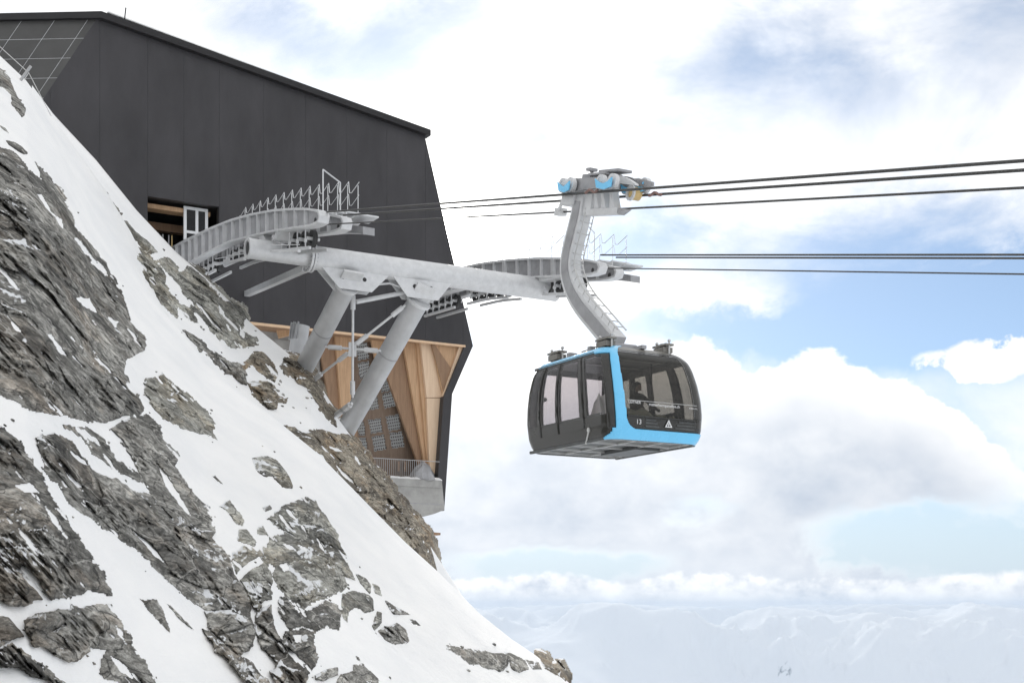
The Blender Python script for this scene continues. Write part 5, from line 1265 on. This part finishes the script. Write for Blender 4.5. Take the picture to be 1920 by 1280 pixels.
# hanger arm: box section swept through the bend
arm_px = [(1096, 352), (1090, 400), (1080, 440), (1070, 480), (1068, 510), (1078, 545), (1096, 575), (1120, 603), (1146, 634), (1158, 648)]
arm = [on_t(x, y, 0) for x, y in arm_px]
def smooth_poly(p, it=3):
    p = [np.array(q, float) for q in p]
    for _ in range(it):
        q = [p[0]]
        for a, b in zip(p[:-1], p[1:]): q += [.75*a+.25*b, .25*a+.75*b]
        q.append(p[-1]); p = q
    return p
ap = smooth_poly(arm)
def sweep(pts2, hs, ht, toff=0.0):
    vs = []; k = len(pts2)
    for i, q in enumerate(pts2):
        d = pts2[min(i+1, k-1)]-pts2[max(i-1, 0)]; d = d/np.linalg.norm(d); nn = np.array([-d[1], d[0]])
        for a, b in ((-1, -1), (1, -1), (1, 1), (-1, 1)):
            c = q+nn*a*hs; vs.append(LF(c[0], toff+b*ht, c[1]))
    fs = [(i*4+j, i*4+(j+1) % 4, (i+1)*4+(j+1) % 4, (i+1)*4+j) for i in range(k-1) for j in range(4)]+[(3, 2, 1, 0), tuple((k-1)*4+j for j in range(4))]
    return MB().add(vs, fs)
hg = build('hanger_arm', sweep(ap, .265, .175), 'galv', gon, bevel=.03, smooth=True)
ins = [q for q in ap]
build('stiffener', sweep(ap[8:-2], .16, .02, -.18), 'galv_dark', hg, bevel=.006)
# ladder along the valley edge of the arm
lad = []
k = len(ap)
for i in range(10, k-6):
    d = ap[min(i+1, k-1)]-ap[max(i-1, 0)]; d /= np.linalg.norm(d); nn = np.array([-d[1], d[0]])
    if nn[0] < 0: nn = -nn
    lad.append((ap[i]+nn*.41, ap[i]+nn*.27))
ld = build('ladder_rail', MB().path([LF(q[0], -.12, q[1]) for q, _ in lad], .02, 6).path([LF(q[0], .16, q[1]) for q, _ in lad], .02, 6), 'alu', hg, smooth=True)
for q, e in lad[::4]:
    build('rung', MB().tube(LF(q[0], -.14, q[1]), LF(q[0], .18, q[1]), .014, 6).tube(LF(q[0], -.12, q[1]), LF(e[0], -.12, e[1]), .012, 6), 'alu', ld)
build('hanger_foot', MB().lbox(-.9, .55, -.42, .42, Z0+HC-.02, Z0+HC+.20), 'galv_dark', gon, bevel=.03)
# carriage
def cp(px, py, t): s, z = on_t(px, py, t); return LF(s, t, z)
sl = Vector((-U.x, -U.y, -.225)).normalized(); upn = sl.cross(V).normalized(); upn = upn if upn.z > 0 else -upn
rc = lambda s, t, dz: LF(s, t, rope_z(s)+dz)
s1 = s_at(1080, 0); s2 = s_at(1145, 0)
build('carriage_frame', MB().box(rc((s1+s2)/2-.1, 0, .22), sl*.9, V*.2, upn*.17), 'galv', gon, bevel=.03)
build('carriage_head', MB().box(rc(s1, 0, .10), sl*.32, V*.28, upn*.36), 'galv', gon, bevel=.05)
build('carriage_pivot', MB().tube(rc(s1-.05, -.36, .28), rc(s1-.05, .36, .28), .15, 20), 'galv', gon, smooth=True)
NW = [s_at(x, -.405) for x in (1057, 1071, 1128, 1150)]; FW = [NW[0], NW[1], NW[2], NW[3], s_at(1193, .405), s_at(1210, .405)]
WS = {True: NW, False: FW}
for tt_ in (-.29, .27):
    build('side_plate', MB().ribbon([rc(s, tt_, h) for s, h in ((NW[0]-.05, .32), (NW[1]+.1, .42), (-1.4, .44), (-.2, .42), (.9 if tt_ > 0 else .2, .40), (1.45 if tt_ > 0 else .3, .30))],
          [rc(s, tt_, h) for s, h in ((NW[0]-.05, .20), (NW[1]+.1, .18), (-1.4, .10), (-.2, .14), (.9 if tt_ > 0 else .2, .16), (1.45 if tt_ > 0 else .3, .2))], V*.04), 'galv_dark', gon)
wheels = []
for t in (-.405, .405):
    for sw in WS[t < 0]:
        c = rc(sw, t, .245)
        w_ = build('wheel', MB().ring(c, V,   .20, .12, .12, 24), 'galv', gon, smooth=True)
        build('wheel_disc', MB().tube(c-V*.05, c+V*.05, .125, 20).tube(c-V*.09, c+V*.09, .04, 12), 'galv', w_, smooth=True)
    for a in [WS[t < 0][i:i+2] for i in range(0, len(WS[t < 0]), 2)]:
        sgn = -1 if t < 0 else 1
        pts = [(a[0]-.12, .30), (a[0]+.08, .20), ((a[0]+a[1])/2, .16), (a[1]-.08, .20), (a[1]+.12, .30), (a[1]+.06, .06), ((a[0]+a[1])/2, .0), (a[0]-.06, .06)]
        tt = t-.10 if t < 0 else t-.10
        build('rocker', MB().prism([rc(s, tt, h+.03) for s, h in pts], V*-.04), 'blue', gon)
build('rope_guide', MB().path([rc(s, -.5, .02+.04*math.sin(s*14)) for s in np.linspace(-.55, .05, 10)], .035, 6), 'red', gon)
build('rope_guide', MB().path([rc(s, .32, .0+.04*math.sin(s*14)) for s in np.linspace(1.2, 1.75, 10)], .035, 6), 'red', gon)
build('link_arm', MB().ribbon([rc(s, -.05,   .52-.30*max(0, (s-.1))**1.6) for s in np.linspace(-.5, 1.1, 12)], [rc(s, -.05, .30-.12*max(0, (s-.1))) for s in np.linspace(-.5, 1.1, 12)], V*.12), 'galv', gon, smooth=True)
build('link_arm', MB().ribbon([rc(s, .25,   .52-.30*max(0, (s-.1))**1.6) for s in np.linspace(-.5, 1.1, 12)], [rc(s, .25, .30-.12*max(0, (s-.1))) for s in np.linspace(-.5, 1.1, 12)], V*.12), 'galv_dark', gon, smooth=True)
build('top_plate', MB().box(rc(-.35, .0, .52), sl*.42, V*.28, upn*.03).box(rc(.05, .05, .60), sl*.48, V*.22, upn*.035), 'galv_dark', gon, bevel=.01)
build('top_bracket', MB().box(rc(-1.05, 0, .46), sl*.2, V*.16, upn*.10).tube(rc(-1.0, 0, .5), rc(-1.0, 0, .66), .05, 10).box(rc(-1.0, 0, .70), sl*.11, V*.12, upn*.04), 'galv_dark', gon)
build('brake_roller', MB().tube(rc(.72, .1, .02), rc(.72, .34, .02), .17, 20), 'yellow', gon, smooth=True)
build('brake_roller_rim', MB().ring(rc(.72, .08, .02), V, .20, .12, .05, 24), 'galv', gon, smooth=True)
gz = lambda s, dz: rope_z(s)-.40+dz
build('grip_bar', MB().box(LF(-.75, 0, gz(-.75, -.06)), sl*1.15, V*.12, upn*.09), 'galv', gon, bevel=.02)
build('grip_nose', MB().prism([LF(.40, -.10, gz(.40, .0)), LF(.75, -.10, gz(.75, -.02)), LF(.40, -.10, gz(.40, -.16))], V*.2), 'galv_dark', gon)
for s in (-.95, -.62, -.28, .12):
    build('grip_strap', MB().ribbon([LF(s-.08, -.10, gz(s, .75)), LF(s-.05, -.14, gz(s, .4)), LF(s-.12, -.10, gz(s, .0))], [LF(s+.08, -.10, gz(s, .75)), LF(s+.05, -.14, gz(s, .4)), LF(s+.10, -.10, gz(s, .0))], V*.22), 'galv', gon)
build('grip_plate', MB().box(LF(-1.15, -.08, gz(-1.15, .28)), sl*.34, V*.05, upn*.34), 'galv', gon, bevel=.01)
build('trailing_link', MB().tube(rc(-2.0, -.25, .0), LF(-2.55, -.1, gz(-2.55, .02)), .05, 8).box(LF(-2.6, 0, gz(-2.6, .0)), sl*.18, V*.1, upn*.10), 'galv', gon)

# ------------------------------------------------------------------ far mountains and the air
def mountains():
    az = np.linspace(R(-14), R(34), 420); rr = np.geomspace(9000, 52000, 230)
    nx, ny = len(az), len(rr); AZ = np.tile(az, ny); RR = np.repeat(rr, nx)
    X = np.sin(AZ)*RR; Y = np.cos(AZ)*RR
    q = np.stack([AZ*22000/2600, RR/5200, np.zeros(len(X))+.7], 1)
    q2 = q+np.stack([perlin(q*.9), perlin(q*.9+9), np.zeros(len(X))], 1)*.5
    h = 0; a = 1.; w = 1.
    for k in range(7):
        nz = np.clip(1-np.abs(perlin(q2*(2.05**k)+k*13.1))*1.9, 0, 1)**1.4*w
        h = h+nz*a; w = np.clip(nz*1.4, .2, 1); a *= .54
    crest = perlin(np.stack([AZ*9, RR/30000, np.zeros(len(X))+4.2], 1))*420+perlin(np.stack([AZ*26, RR/9000, np.zeros(len(X))+8.2], 1))*260
    rise = np.interp(RR, [9000, 14000, 18000, 21000, 24000, 26500, 30000, 36000, 44000, 52000], [-3300, -3050, -2150, -1250, -520, -330, -620, -420, -300, -500])
    Zz = rise+(h/1.65-.35)*760*np.interp(RR, [9000, 20000, 52000], [.5, 1, 1.2])+crest*np.interp(RR, [15000, 22000], [.2, 1])
    Zz = np.minimum(-150+np.where(Zz > -150, 330*np.tanh((Zz+150)/500), Zz+150), 230)
    Vv = np.stack([X, Y, Zz], 1)
    m, nt, b = new_mat('far_snow_and_rock'); N, L = nt.nodes, nt.links
    g = N.new('ShaderNodeNewGeometry'); sp = N.new('ShaderNodeSeparateXYZ'); L.new(g.outputs['Normal'], sp.inputs[0])
    tc = N.new('ShaderNodeTexCoord'); n1 = N.new('ShaderNodeTexNoise'); n1.inputs['Scale'].default_value = .0022; n1.inputs['Detail'].default_value = 9; n1.inputs['Roughness'].default_value = .7; L.new(tc.outputs['Object'], n1.inputs['Vector'])
    ma = N.new('ShaderNodeMath'); ma.operation = 'MULTIPLY_ADD'; L.new(n1.outputs['Fac'], ma.inputs[0]); ma.inputs[1].default_value = .9; L.new(sp.outputs[2], ma.inputs[2])
    sz = N.new('ShaderNodeSeparateXYZ'); L.new(g.outputs['Position'], sz.inputs[0])
    alt = N.new('ShaderNodeMapRange'); alt.inputs['From Min'].default_value = -1500; alt.inputs['From Max'].default_value = -500; alt.inputs['To Min'].default_value = .04; alt.inputs['To Max'].default_value = .10; L.new(sz.outputs[2], alt.inputs['Value'])
    ad = N.new('ShaderNodeMath'); ad.operation = 'ADD'; L.new(ma.outputs[0], ad.inputs[0]); L.new(alt.outputs[0], ad.inputs[1])
    rp = N.new('ShaderNodeValToRGB'); rp.color_ramp.elements[0].position = .92; rp.color_ramp.elements[0].color = (.09, .10, .115, 1); rp.color_ramp.elements[1].position = 1.46; rp.color_ramp.elements[1].color = (.82, .84, .86, 1)
    L.new(ad.outputs[0], rp.inputs[0]); L.new(rp.outputs[0], b.inputs['Base Color']); b.inputs['Roughness'].default_value = .9; b.inputs['Specular IOR Level'].default_value = .1
    M['far'] = m
    grid_mesh('mountains', Vv, nx, ny, 'far', kind='structure')
mountains()
hm = bpy.data.materials.new('thin_haze'); hm.use_nodes = True
N, L = hm.node_tree.nodes, hm.node_tree.links; N.clear()
pvn = N.new('ShaderNodeVolumePrincipled'); pvn.inputs['Color'].default_value = (.50, .585, .70, 1); pvn.inputs['Density'].default_value = 3.3e-5; pvn.inputs['Anisotropy'].default_value = .2
o_ = N.new('ShaderNodeOutputMaterial'); L.new(pvn.outputs[0], o_.inputs['Volume'])
hz = MB().box((9000, 26000, -2370), (26000, 0, 0), (0, 30000, 0), (0, 0, 2630))
hb = build('haze', hz, hm, None, kind='stuff')
